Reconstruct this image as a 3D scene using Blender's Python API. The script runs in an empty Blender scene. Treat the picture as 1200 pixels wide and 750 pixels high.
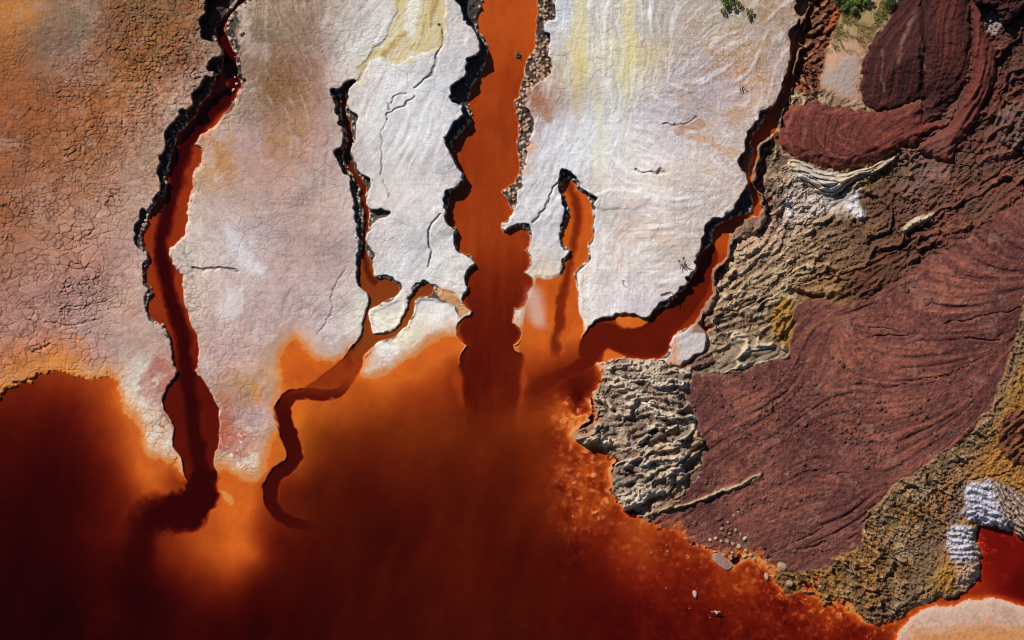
import bpy, bmesh, math, random
import numpy as np
from mathutils import Vector, Matrix, Euler

random.seed(7)
RNG = np.random.RandomState(11)
R = math.radians
SC = bpy.context.scene
COL = SC.collection

# ------------------------------------------------------------------ camera, sky, sun, exposure
M_PX = 0.05            # metres per photograph pixel at water level
CAM_H = 80.0           # drone height above the water
SUN_EL = 37.0
SUN_DIR = Vector((-0.66, 0.75, 0)).normalized()   # horizontal direction towards the sun

cam_d = bpy.data.cameras.new('drone_camera')
cam = bpy.data.objects.new('drone_camera', cam_d)
COL.objects.link(cam)
cam.location = (0, 0, CAM_H)
cam.rotation_euler = (0, 0, 0)
cam_d.sensor_width = 36
cam_d.lens = 36 * CAM_H / (1200 * M_PX)
cam_d.clip_end = 5000
SC.camera = cam

world = bpy.data.worlds.new('World')
SC.world = world
world.use_nodes = True
wn = world.node_tree.nodes
bg = wn['Background']
sky = wn.new('ShaderNodeTexSky')
sky.sky_type = 'NISHITA'
sky.sun_disc = False
sky.sun_elevation = R(SUN_EL)
sky.sun_rotation = math.atan2(SUN_DIR.x, SUN_DIR.y)
world.node_tree.links.new(sky.outputs[0], bg.inputs[0])
sky.dust_density = 0.3
sky.ozone_density = 3.0
bg.inputs[1].default_value = 0.05

sun_d = bpy.data.lights.new('sun', 'SUN')
sun_d.energy = 5.0
sun_d.angle = R(0.5)
sun_d.color = (1.0, 0.965, 0.91)
sun = bpy.data.objects.new('sun', sun_d)
COL.objects.link(sun)
to_sun = Vector((SUN_DIR.x * math.cos(R(SUN_EL)), SUN_DIR.y * math.cos(R(SUN_EL)), math.sin(R(SUN_EL))))
sun.rotation_euler = to_sun.to_track_quat('Z', 'Y').to_euler()
sun.location = to_sun * 60

SC.view_settings.view_transform = 'Standard'
SC.view_settings.look = 'None'
SC.view_settings.gamma = 1
SC.view_settings.exposure = 0.07
SC.cycles.transparent_max_bounces = 16
SC.cycles.max_bounces = 6
SC.cycles.volume_bounces = 0
SC.cycles.filter_width = 1.05

# ------------------------------------------------------------------ numeric helpers
def lin(c):
    c = np.asarray(c, dtype=np.float64) / 255.0
    return np.where(c <= 0.04045, c / 12.92, ((c + 0.055) / 1.055) ** 2.4)

def sstep(a, b, x):
    t = np.clip((x - a) / (b - a), 0, 1)
    return t * t * (3 - 2 * t)

def mix(a, b, t):
    return a + (b - a) * t

def bil(img, x, y):
    """bilinear lookup of img at float indices"""
    h, w = img.shape
    x = np.clip(x, 0, w - 1.001); y = np.clip(y, 0, h - 1.001)
    x0 = x.astype(np.int32); y0 = y.astype(np.int32)
    fx = (x - x0).astype(np.float32); fy = (y - y0).astype(np.float32)
    i = y0 * w + x0
    f = img.ravel()
    return (f[i] * (1 - fx) + f[i + 1] * fx) * (1 - fy) + (f[i + w] * (1 - fx) + f[i + w + 1] * fx) * fy

_lat = {}
def noise(u, v, scale, seed=0):
    """smooth value noise in -1..1, scale in pixels"""
    key = seed
    if key not in _lat:
        _lat[key] = np.random.RandomState(1000 + seed).uniform(-1, 1, (256, 256)).astype(np.float32)
    g = _lat[key]
    x = u / scale + seed * 17.3; y = v / scale + seed * 9.1
    x0 = np.floor(x).astype(np.int32); y0 = np.floor(y).astype(np.int32)
    fx = (x - x0).astype(np.float32); fy = (y - y0).astype(np.float32)
    fx = fx * fx * fx * (fx * (fx * 6 - 15) + 10); fy = fy * fy * fy * (fy * (fy * 6 - 15) + 10)
    a = x0 & 255; b = (x0 + 1) & 255; c = y0 & 255; d = (y0 + 1) & 255
    return (g[c, a] * (1 - fx) + g[c, b] * fx) * (1 - fy) + (g[d, a] * (1 - fx) + g[d, b] * fx) * fy

def fbm(u, v, scale, octv=4, seed=0, gain=0.55):
    s = 0; a = 1.0; t = 0
    for k in range(octv):
        s = s + a * noise(u, v, scale / 2 ** k, seed * 13 + k)
        t += a; a *= gain
    return s / t * 1.5

def ridged(u, v, scale, octv=3, seed=0):
    s = 0; a = 1.0; t = 0
    for k in range(octv):
        s = s + a * (1 - 2 * np.abs(noise(u, v, scale / 2 ** k, seed * 7 + k + 40)))
        t += a; a *= 0.55
    return s / t

def worley(u, v, scale, seed=0, jit=0.9):
    """F1, F2-F1 (pixels) and a random value per cell"""
    rs = np.random.RandomState(500 + seed)
    JX = rs.uniform(0.5 - jit / 2, 0.5 + jit / 2, (128, 128)).astype(np.float32)
    JY = rs.uniform(0.5 - jit / 2, 0.5 + jit / 2, (128, 128)).astype(np.float32)
    RV = rs.uniform(0, 1, (128, 128)).astype(np.float32)
    x = (u / scale).astype(np.float32); y = (v / scale).astype(np.float32)
    x0 = np.floor(x).astype(np.int32); y0 = np.floor(y).astype(np.int32)
    f1 = np.full(x.shape, 9.0, np.float32); f2 = f1.copy(); rv = np.zeros_like(f1)
    for dy in (-1, 0, 1):
        for dx in (-1, 0, 1):
            a = (x0 + dx) & 127; b = (y0 + dy) & 127
            d = np.hypot(x0 + dx + JX[b, a] - x, y0 + dy + JY[b, a] - y)
            n = d < f1
            f2 = np.where(n, f1, np.minimum(f2, d))
            rv = np.where(n, RV[b, a], rv)
            f1 = np.where(n, d, f1)
    return f1 * scale, (f2 - f1) * scale, rv

def chaikin(p, closed, n=1):
    p = np.asarray(p, float)
    for _ in range(n):
        q = np.roll(p, -1, 0) if closed else p[1:]
        a = p if closed else p[:-1]
        s = np.empty((len(a) * 2, 2))
        s[0::2] = a * 0.78 + q * 0.22
        s[1::2] = a * 0.22 + q * 0.78
        if not closed:
            s = np.vstack([p[:1], s, p[-1:]])
        p = s
    return p

# coarse raster for distances
CS = 2.0
CX0, CY0, CX1, CY1 = -220, -220, 1420, 970
cxs = np.arange(CX0, CX1 + 1, CS); cys = np.arange(CY0, CY1 + 1, CS)
FAR = 60.0
def seg_dist(pts, closed, P):
    x0 = max(int((P[:, 0].min() - FAR - CX0) / CS), 0); x1 = min(int((P[:, 0].max() + FAR - CX0) / CS) + 2, len(cxs))
    y0 = max(int((P[:, 1].min() - FAR - CY0) / CS), 0); y1 = min(int((P[:, 1].max() + FAR - CY0) / CS) + 2, len(cys))
    X, Y = np.meshgrid(cxs[x0:x1], cys[y0:y1])
    X = X.astype(np.float32); Y = Y.astype(np.float32)
    best = np.full(X.shape, 1e9, np.float32); ins = np.zeros(X.shape, bool)
    n = len(P)
    for i in range(n if closed else n - 1):
        ax, ay = P[i]; bx, by = P[(i + 1) % n]
        dx, dy = bx - ax, by - ay
        L = dx * dx + dy * dy + 1e-9
        t = np.clip(((X - ax) * dx + (Y - ay) * dy) / L, 0, 1)
        best = np.minimum(best, (X - ax - t * dx) ** 2 + (Y - ay - t * dy) ** 2)
        if closed and ay != by:
            c = ((ay > Y) != (by > Y)) & (X < (bx - ax) * (Y - ay) / (by - ay) + ax)
            ins ^= c
    d = np.minimum(np.sqrt(best), FAR)
    if closed:
        d = np.where(ins, -d, d)
    out = np.full((len(cys), len(cxs)), FAR, np.float32)
    out[y0:y1, x0:x1] = d
    return out

def cl(img, u, v):
    return bil(img, (u - CX0) / CS, (v - CY0) / CS)

def idw_raster(pts, vals, power=4.0, eps=14.0, step=8.0):
    xs = np.arange(CX0, CX1 + step, step); ys = np.arange(CY0, CY1 + step, step)
    X, Y = np.meshgrid(xs, ys)
    vals = np.asarray(vals, float)
    if vals.ndim == 1: vals = vals[:, None]
    acc = np.zeros(X.shape + (vals.shape[1],)); wt = np.zeros(X.shape)
    for (px, py), val in zip(pts, vals):
        w = 1.0 / ((X - px) ** 2 + (Y - py) ** 2 + eps * eps) ** (power / 2)
        acc += w[..., None] * val; wt += w
    acc /= wt[..., None]
    return [np.ascontiguousarray(acc[..., k]).astype(np.float32) for k in range(vals.shape[1])], step

def idw(pts, vals, u, v, power=4.0, eps=14.0):
    rs, step = idw_raster(pts, vals, power, eps)
    return [bil(r, (u - CX0) / step, (v - CY0) / step) for r in rs]

def rbf(pts, vals, u, v, soft=18.0, lam=1e-3, step=6.0):
    P = np.asarray(pts, float); Y = np.asarray(vals, float)
    if Y.ndim == 1: Y = Y[:, None]
    ph = lambda d2: np.sqrt(d2 + soft * soft)
    A = ph(((P[:, None] - P[None]) ** 2).sum(-1)); n = len(P)
    A = A - np.eye(n) * lam * A.max()
    M = np.zeros((n + 1, n + 1)); M[:n, :n] = A; M[:n, n] = 1; M[n, :n] = 1
    W = np.linalg.solve(M, np.vstack([Y, np.zeros((1, Y.shape[1]))]))
    xs = np.arange(CX0, CX1 + step, step); ys = np.arange(CY0, CY1 + step, step)
    X, Yg = np.meshgrid(xs, ys); out = np.zeros(X.shape + (Y.shape[1],))
    for i in range(n):
        out += ph((X - P[i, 0]) ** 2 + (Yg - P[i, 1]) ** 2)[..., None] * W[i]
    out += W[n]
    lo, hi = Y.min(0), Y.max(0)
    out = np.clip(out, lo, hi).astype(np.float32)
    return [bil(np.ascontiguousarray(out[..., k]), (u - CX0) / step, (v - CY0) / step) for k in range(Y.shape[1])]

# ------------------------------------------------------------------ the survey grid (pixel coordinates of the ground at the camera's rays)
STEP = 0.8
def axis(lo, hi, fine=None, fs=0.6):
    core = np.arange(lo, hi + STEP, STEP)
    if fine: core = np.r_[np.arange(lo, fine, STEP), np.arange(fine, hi + fs, fs)]
    pre = []; x = lo; s = STEP
    while x > lo - 16000:
        s = min(s * 1.12, 1500); x -= s; pre.append(x)
    post = []; x = core[-1]; s = STEP
    while x < hi + 16000:
        s = min(s * 1.12, 1500); x += s; post.append(x)
    return np.array(pre[::-1] + list(core) + post)
UX = axis(-24, 1224, 650, 0.6); VY = axis(-24, 774, -24, 0.66)
U, V = np.meshgrid(UX, VY)
U = U.astype(np.float32); V = V.astype(np.float32)
NY, NX = U.shape

# crinkled coordinates: edges follow these
W1x = noise(U, V, 5.0, 1); W1y = noise(U, V, 5.0, 2)
W2x = noise(U, V, 16.0, 3); W2y = noise(U, V, 16.0, 4)
UW = U + 1.3 * W1x + 2.2 * W2x; VW = V + 1.3 * W1y + 2.2 * W2y      # rough banks
US = U + 0.5 * W1x + 1.2 * W2x; VS = V + 0.5 * W1y + 1.2 * W2y      # smooth edges

def poly(pts, rough=1, sm=1):
    P = chaikin(pts, True, sm)
    d = seg_dist(pts, True, P)
    if rough == 2: return cl(d, U + 2.4 * W1x + 4 * W2x, V + 2.4 * W1y + 4 * W2y)
    return cl(d, UW, VW) if rough else cl(d, US, VS)

def line(pts, rough=1, sm=1):
    P = chaikin(pts, False, sm)
    d = seg_dist(pts, False, P)
    return cl(d, UW, VW) if rough else cl(d, US, VS)

def inside(d, soft=1.0):
    return sstep(soft, -soft, d)

def C(*c): return lin(c).astype(np.float32)
# ------------------------------------------------------------------ outlines of the place, in pixels of the survey photograph
# west channel
WEST_RIM = [(262,-30),(243,-10),(240,0),(237,18),(235,33),(240,44),(250,48),(260,53),(259,60),(247,65),(240,71),(240,82),(246,87),(238,90),(229,99),(222,111),
 (221,120),(212,129),(200,142),(191,159),(186,180),(188,192),(184,213),(178,224),(170,232),(165,258),(160,270),(160,287),(165,300),(164,314),(167,331),(178,340),(170,352),(170,363),(177,377),
 (193,385),(197,401),(202,422),(207,437),(197,446),(191,467),(195,483),(204,498),(202,516),(210,537),(214,556),(224,577),(236,610),(251,596),(255,570),(252,549),(254,525),(261,507),(260,490),
 (255,478),(248,461),(240,445),(229,437),(236,418),(234,399),(228,382),(225,375),(218,359),(218,340),(218,323),(212,316),(205,311),(199,300),(199,291),(212,284),(219,276),(223,262),(222,244),(228,229),(226,214),(230,202),(240,190),
 (240,172),(230,165),(256,147),(268,132),(276,121),(286,112),(290,100),(284,86),(281,64),(284,50),(284,30),(282,15),(298,0),(310,-30)]
WEST_WATER = [(300,-30),(281,0),(268,15),(254,32),(254,42),(260,59),(261,73),(256,83),(247,102),(243,114),(234,129),(222,140),(208,156),(203,166),(199,182),(201,194),(196,208),(191,227),(182,235),(175,248),(172,260),(167,274),
 (171,297),(172,311),(167,321),(173,333),(181,338),(180,347),(172,359),(180,376),(194,385),(198,401),(203,422),(208,437),(198,446),(192,467),(196,483),(205,498),(203,516),(211,537),(215,556),(225,577),(236,608),(250,595),(254,568),(251,549),(253,525),(260,507),(259,490),
 (254,478),(247,462),(239,446),(228,437),(235,418),(233,399),(226,382),(222,372),(217,359),(217,340),(215,323),(208,317),(203,309),(198,294),(210,285),(217,276),(221,260),(221,243),(224,229),(224,216),(227,201),(236,189),
 (236,172),(227,166),(255,145),(266,129),(271,120),(282,111),(285,101),(280,87),(276,64),(270,52),(263,33),(271,16),(289,0),(302,-30)]
WEST_CORE = [(285,-8),(262,28),(260,40),(266,56),(271,75),(275,90),(276,104),(262,116),(247,130),(230,150),(217,172),(211,190),(208,208),(203,230),(199,251),(192,267),(189,302),(196,330),(202,352),(206,370),(214,390),(217,405),(218,430),(220,450),(225,470),(228,500),(231,525),(238,555),(240,575),(233,594),(215,606),(190,603),(172,612),(163,640),(160,690),(160,760)]
# second, narrow stream
SECOND_RIM = [(405,96),(417,91),(418,98),(409,108),(407,126),(417,136),(418,146),(420,152),(416,171),(412,180),(413,187),(425,202),(437,214),(434,224),(429,237),(436,246),(457,247),(459,250),(451,257),(438,257),(433,271),(432,287),(438,293),(439,302),(437,312),(436,325),(457,322),(468,331),(472,340),(469,349),(452,354),(436,362),(433,370),(438,387),(440,392),
 (452,391),(466,382),(473,365),(481,344),(488,333),(499,328),(508,332),(513,338),(528,341),(540,350),(550,365),(537,376),(528,355),(504,350),(488,348),(481,380),(464,394),(435,408),(428,416),(424,434),(412,455),(398,463),(376,468),(357,460),(340,466),(334,478),(345,495),(351,515),(345,512),(330,500),(324,484),(321,472),(332,462),(356,457),(372,452),(400,424),(410,408),
 (422,394),(427,366),(433,349),(416,333),(415,319),(417,306),(417,293),(416,270),(418,249),(412,232),(411,211),(398,195),(391,180),(393,176),(404,159),(401,150),(393,134),(392,116),(389,105),(397,102)]
SECOND_LINE = [(402,114),(402,130),(407,145),(411,158),(409,170),(403,181),(408,194),(418,207),(428,219),(424,231),(430,244),(431,254),(428,269),(427,285),(428,300),(429,314),(432,328),(440,334)]
SECOND_WATER = [(417,300),(430,290),(437,312),(438,328),(455,326),(466,333),(470,341),(466,348),(452,353),(435,361),(432,370),(437,387),(440,393),(452,392),(467,383),(474,366),(482,346),(489,336),(500,331),(510,336),(505,348),(488,347),(481,379),(464,393),(435,407),(426,416),(424,434),(412,455),(398,463),(376,468),(357,460),(340,466),(334,478),(345,495),(351,515),(335,520),(324,484),(322,472),(332,462),(356,457),(400,424),(411,408),(423,394),(428,366),(434,349),(418,333)]
LAKE_STREAM = [(421,398),(410,415),(409,433),(407,449),(398,458),(376,463),(356,460),(338,464),(329,474),(332,490),(339,508),(345,526),(344,539),(333,549),(322,560),(317,574),(318,590),(327,604),(342,613),(362,616),(385,616)]
LAKE_LOBE = [(357,455),(380,440),(406,419),(411,432),(409,447),(396,469),(371,471)]
# main river
MAIN_RIM = [(538,-30),(536,0),(537,17),(541,29),(556,34),(559,43),(557,59),(545,69),(539,81),(541,89),(529,102),(528,113),(533,121),(543,128),(541,137),(527,143),(517,160),(524,168),(529,178),(529,189),(534,200),(539,208),(532,217),(520,231),(518,243),(534,266),(531,276),(532,287),(546,307),(552,309),(544,323),(543,336),(542,351),(549,366),(534,380),(535,391),(544,403),
 (538,420),(544,460),(548,520),(604,520),(610,460),(614,420),(606,401),(612,390),(606,381),(608,361),(616,359),(622,351),(621,341),(625,334),(625,326),(619,319),(621,307),(616,294),(622,281),(622,272),(615,262),(607,259),(596,264),(593,269),(585,260),(598,256),(606,247),(607,227),(616,212),(617,195),(616,177),(622,162),(626,150),(625,132),(618,120),(621,107),(630,101),(643,89),(646,74),(646,52),(647,37),(640,34),(651,23),(653,10),(650,-5),(650,-30)]
MAIN_WATER = [(567,-30),(567,0),(561,17),(560,35),(571,43),(572,57),(567,78),(560,88),(550,111),(552,128),(555,137),(541,157),(531,162),(529,174),(534,194),(541,207),(541,219),(526,234),(522,245),(534,265),(533,280),(536,292),(551,308),(546,320),(545,334),(543,351),(550,365),(535,380),(536,390),(545,402),(538,420),(544,460),(548,520),(604,520),(610,460),(613,420),(605,401),(611,390),(605,381),(607,360),(614,359),(620,351),(620,340),(624,334),(624,326),(618,319),(620,307),(614,293),(621,281),(619,275),(607,270),(593,278),(592,271),(585,262),(598,256),(602,250),(597,238),(586,225),(593,223),(607,212),(611,196),(606,172),(609,155),(607,134),(604,120),(610,112),(612,97),(617,74),(628,52),(631,34),(631,17),(630,0),(630,-30)]
MAIN_STEPS = [(580,255),(592,281),(614,295),(620,310),(624,330),(619,350),(606,358),(604,380),(610,392),(602,403),(613,415),(610,440),(606,530),(546,530),(544,450),(538,425),(541,408),(546,402),(537,388),(552,366),(546,350),(548,334),(553,309),(560,296),(566,280),(572,268)]
# pocket stream
POCKET_RIM = [(656,203),(661,197),(672,202),(681,217),(686,226),(701,232),(696,240),(696,263),(697,282),(692,293),(694,308),(683,315),(676,322),(678,345),(676,375),(666,392),(662,420),(640,420),(645,400),(648,378),(649,352),(654,330),(655,316),(657,302),(670,294),(657,290),(655,279),(659,258),(663,244),(658,231),(655,214)]
POCKET_WATER = [(661,212),(667,208),(675,214),(678,223),(689,230),(694,240),(695,263),(696,282),(690,293),(690,306),(680,314),(672,321),(676,345),(674,375),(664,392),(660,420),(642,420),(646,400),(649,378),(650,352),(655,331),(658,312),(664,297),(672,293),(659,289),(656,279),(662,259),(668,247),(664,236),(660,226)]
POCKET_CORE = [(668,215),(674,232),(678,255),(676,280),(671,305),(664,330),(658,348),(654,370),(655,390),(651,405),(648,425)]
POCKET_SHELF = [(612,362),(620,352),(626,330),(628,322),(640,327),(657,318),(672,318),(678,335),(680,360),(686,382),(678,405),(676,430),(640,440),(614,432),(606,404),(612,392)]
SANDBAR = [(619,342),(628,336),(635,348),(638,370),(637,382),(626,383),(618,364)]
# east river
EAST_RIM = [(960,-30),(938,0),(934,12),(930,26),(923,52),(921,80),(913,104),(898,129),(877,151),(872,165),(874,174),(866,186),(867,199),(872,213),(870,220),(865,229),(855,239),(857,247),(850,254),(831,258),(826,268),(827,276),(819,282),(815,300),(808,306),(811,318),(808,326),(790,334),(786,347),(770,354),(763,363),(760,371),(743,367),(734,363),(720,364),(705,372),(692,377),(680,386),(677,402),(690,412),
 (706,428),(718,421),(736,421),(761,421),(782,419),(786,405),(796,388),(817,381),(830,354),(838,341),(837,322),(852,306),(857,290),(855,277),(868,276),(886,274),(888,258),(896,248),(896,234),(889,222),(884,210),(885,198),(890,190),(892,178),(893,167),(909,160),(914,154),(914,142),(917,131),(929,104),(932,97),(932,75),(938,50),(938,31),(950,10),(975,-30)]
EAST_WATER = [(945,20),(938,31),(930,52),(925,75),(918,104),(904,131),(888,152),(880,166),(884,175),(880,190),(874,199),(878,213),(880,224),(882,236),(880,250),(862,255),(842,262),(833,275),(833,286),(820,294),(815,317),(806,333),(793,343),(780,357),(765,363),(761,374),(744,369),(733,366),(719,368),(700,375),(685,383),(678,401),(690,412),(706,428),(718,420),(737,420),(754,422),(778,419),(784,406),(792,390),(815,380),(828,353),(836,340),(834,316),(849,306),(854,289),(853,276),(865,272),(868,262),(878,256),(892,249),(893,236),(887,221),(881,210),(881,198),(886,193),(888,178),(890,167),(905,159),(911,153),(911,142),(913,131),(926,104),(929,75),(936,50),(940,33)]
EAST_CORE = [(678,401),(686,386),(697,379),(719,379),(727,387),(753,384),(763,378),(775,362),(800,343),(817,322),(824,298),(836,284),(842,300),(838,316),(826,348),(808,374),(790,390),(783,406),(777,417),(754,420),(735,415),(724,413),(709,406),(700,428),(660,445),(640,460),(600,470),(620,445),(680,425)]
# lake shore (everything south of it is under water)
LAKE = [(-220,455),(-20,470),(0,463),(8,455),(14,455),(24,450),(40,444),(55,437),(68,434),(82,435),(95,444),(108,447),(118,441),(130,436),(137,444),(139,455),(146,478),(150,491),(160,492),(166,515),(170,532),(190,537),(205,546),(210,558),(240,575),(252,570),(256,545),(268,552),(285,562),(303,565),(308,552),(312,530),(320,512),(330,500),(326,486),(322,470),(330,455),(327,430),(331,415),(338,398),(344,394),(350,402),(362,410),(370,424),(392,425),(405,418),(412,408),(428,414),(420,440),(436,447),(455,437),(470,424),(490,415),(505,400),(520,394),(536,392),(545,402),(538,420),(560,445),(600,430),(607,402),(610,380),(626,386),(640,384),(650,376),(676,384),(690,412),(703,442),(700,455),(684,468),(690,485),(672,500),(665,512),(678,522),(700,523),(716,530),(712,552),(716,575),(722,592),(735,603),(748,608),(762,614),(775,620),(790,620),(806,630),(815,640),(832,647),(848,664),(862,668),(870,660),(884,655),(900,664),(912,684),(920,700),(935,690),(950,696),(960,712),(985,705),(1000,722),(1015,738),(1030,736),(1065,716),(1100,704),(1122,700),(1134,691),(1147,676),(1152,655),(1150,640),(1143,624),(1150,619),(1166,621),(1185,624),(1200,632),(1420,650),(1420,970),(-220,970)]
SANDBANK = [(1040,775),(1046,750),(1060,727),(1082,709),(1100,706),(1112,708),(1138,698),(1170,698),(1200,707),(1260,720),(1260,800)]
# slope and hill
HILL = [(965,-40),(948,12),(938,40),(937,60),(930,80),(929,100),(918,131),(914,152),(895,166),(891,185),(883,200),(885,212),(896,236),(897,250),(886,274),(866,276),(856,280),(856,292),(850,308),(838,322),(838,342),(830,355),(817,382),(833,390),(832,403),(812,420),(796,430),(782,419),(761,421),(742,420),(718,421),(706,437),(697,453),(684,468),(690,485),(672,500),(665,512),(678,522),(700,523),(716,530),(712,552),(716,575),(722,592),(735,603),(748,608),(762,614),(775,620),(790,620),(806,630),(815,640),(832,647),(848,664),(862,668),(870,660),(884,655),(900,664),(912,684),(920,700),(935,690),(950,696),(960,712),(985,705),(1000,722),(1015,738),(1030,736),(1065,716),(1100,704),(1122,700),(1134,691),(1147,676),(1152,655),(1150,640),(1143,624),(1150,619),(1166,621),(1185,624),(1200,632),(1420,650),(1420,-220),(965,-220)]
RED_SLOPE = [(928,412),(929,372),(934,357),(948,349),(966,354),(985,359),(1010,353),(1030,345),(1060,322),(1100,300),(1150,266),(1200,232),(1420,120),(1420,330),(1204,335),(1197,352),(1191,386),(1178,430),(1162,470),(1149,500),(1130,514),(1085,545),(1040,575),(1012,608),(1005,625),(1012,643),(960,668),(930,672),(910,668),(900,655),(884,650),(866,655),(848,652),(832,642),(806,626),(775,616),(755,605),(790,590),(812,560),(826,540),(828,522),(818,497),(811,482),(808,455),(814,440),(845,439),(868,437),(888,428),(912,420)]
MOUND = [(1062,-40),(1053,9),(1034,32),(1020,45),(1012,70),(1006,100),(1011,119),(1023,128),(1043,128),(1062,119),(1081,114),(1083,130),(1081,145),(1095,144),(1106,132),(1124,110),(1133,85),(1138,53),(1137,0),(1137,-40)]
LOBE = [(917,132),(935,117),(985,122),(1012,128),(1025,131),(1043,130),(1062,121),(1080,117),(1084,145),(1100,146),(1112,140),(1103,153),(1071,172),(1041,184),(1011,194),(981,197),(953,193),(932,187),(920,178),(913,165),(912,148)]
LEDGE = [(1073,173),(1104,154),(1125,125),(1138,90),(1140,40),(1140,-40),(1149,-40),(1153,30),(1166,60),(1168,95),(1152,125),(1136,153),(1124,172),(1114,190),(1101,187),(1084,181)]
BLOCK_NE = [(1141,-40),(1141,8),(1150,6),(1165,12),(1172,22),(1182,28),(1194,20),(1200,10),(1260,10),(1260,-40)]
BOULDER_E = [(1166,140),(1172,128),(1188,120),(1215,118),(1230,150),(1215,176),(1196,177),(1180,173),(1169,164)]
OUTCROP = [(709,436),(718,421),(742,420),(761,421),(782,419),(790,430),(812,432),(810,442),(806,455),(808,482),(815,497),(825,512),(826,524),(814,545),(800,561),(786,570),(765,588),(748,601),(736,598),(724,590),(716,572),(718,555),(722,538),(716,521),(700,524),(688,518),(672,522),(657,520),(685,500),(702,492),(716,479),(705,474),(694,470),(690,462),(697,453)]
PALE_BLOCK = [(838,428),(847,411),(857,397),(866,387),(885,391),(902,400),(919,409),(927,406),(921,412),(911,420),(898,424),(885,427),(866,435),(846,437),(838,433)]
KNOB = [(809,428),(819,416),(828,411),(836,417),(836,426),(823,434),(812,435)]
FLAT_GREY = [(784,406),(800,386),(819,382),(833,390),(833,404),(818,414),(808,424),(794,431),(787,424)]
GOLD_PATCH = [(902,380),(909,360),(913,347),(928,349),(932,358),(929,374),(928,404),(912,401),(905,392)]
WHITE_STRIPED = [(1131,578),(1136,567),(1150,566),(1162,560),(1176,566),(1192,582),(1215,592),(1215,632),(1196,630),(1184,622),(1166,619),(1150,617),(1136,612),(1131,600)]
WHITE_FAN = [(1109,620),(1116,614),(1132,617),(1141,622),(1149,636),(1152,654),(1147,674),(1135,690),(1124,690),(1120,672),(1112,650)]
GOLD_STRIP = [(1204,335),(1197,352),(1191,386),(1178,430),(1162,470),(1149,500),(1130,514),(1085,545),(1040,575),(1012,608),(1005,625),(1012,643),(960,668),(930,672),(910,668),(905,690),(960,720),(1030,745),(1130,705),(1160,680),(1160,625),(1220,640),(1420,640),(1420,335)]
RED_BLOB = [(1171,500),(1174,488),(1186,480),(1215,476),(1230,545),(1200,545),(1187,545),(1174,533),(1169,514)]
FOLDS = [(921,194),(927,185),(945,192),(962,200),(990,204),(1012,198),(1040,186),(1058,179),(1040,193),(1016,206),(1000,214),(985,224),(972,229),(958,226),(946,217),(932,209)]
PLATEAU_NE = [(960,98),(965,60),(975,48),(985,-40),(1060,-40),(1050,8),(1032,32),(1019,46),(1011,70),(1006,100),(1010,118),(985,114),(965,108)]
RUBBLE_NE = [(948,-40),(942,10),(937,32),(934,60),(931,98),(945,116),(962,112),(960,98),(968,60),(972,44),(985,20),(985,-40)]
CRUST_WHITE = [(914,246),(926,212),(950,224),(972,232),(992,226),(1012,214),(1010,236),(1014,256),(1000,256),(980,246),(950,252),(935,262),(922,262)]
SLAB = [(1056,268),(1066,258),(1078,253),(1096,249),(1094,255),(1076,264),(1062,272)]
CREST = [(750,605),(765,601),(790,593),(813,588),(840,578),(862,571),(880,562),(893,556)]
CREAM_FAN = [(462,-10),(530,-10),(520,20),(521,45),(510,60),(487,66),(468,73),(450,71),(438,71),(428,84),(419,97),(415,95),(424,82),(436,62),(452,40),(462,18)]
WEST_END = [(222,548),(223,574),(205,578),(188,582),(170,588),(158,604),(154,622),(166,630),(190,625),(210,623),(234,619),(248,602),(254,575),(252,548)]
MAIN_LOBES = [(549,281,17),(561,325,16),(557,352,14),(553,388,18),(558,422,19),(604,282,17),(606,306,15),(611,333,13),(606,348,14),(598,391,13),(599,427,17),(540,232,14),(536,252,15),(549,206,9),(545,178,16),(563,118,12),(547,443,17),(603,446,17),(553,464,16),(598,468,15)]
# ------------------------------------------------------------------ depth of the water
WS = 11.0                                   # how murky: larger = shallower basin for the same colour
SIG = WS * np.array([0.83, 1.36, 1.20])        # absorption per metre of the iron-red water
BED = np.array([0.62, 0.118, 0.004])
PATH = 1 + 1 / math.sin(R(SUN_EL))
def depth_of(r):                           # water depth over rust sediment that reads as red value r
    return np.maximum(np.log(BED[0] / lin(r)) / (SIG[0] * PATH), 0.0015)

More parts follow.
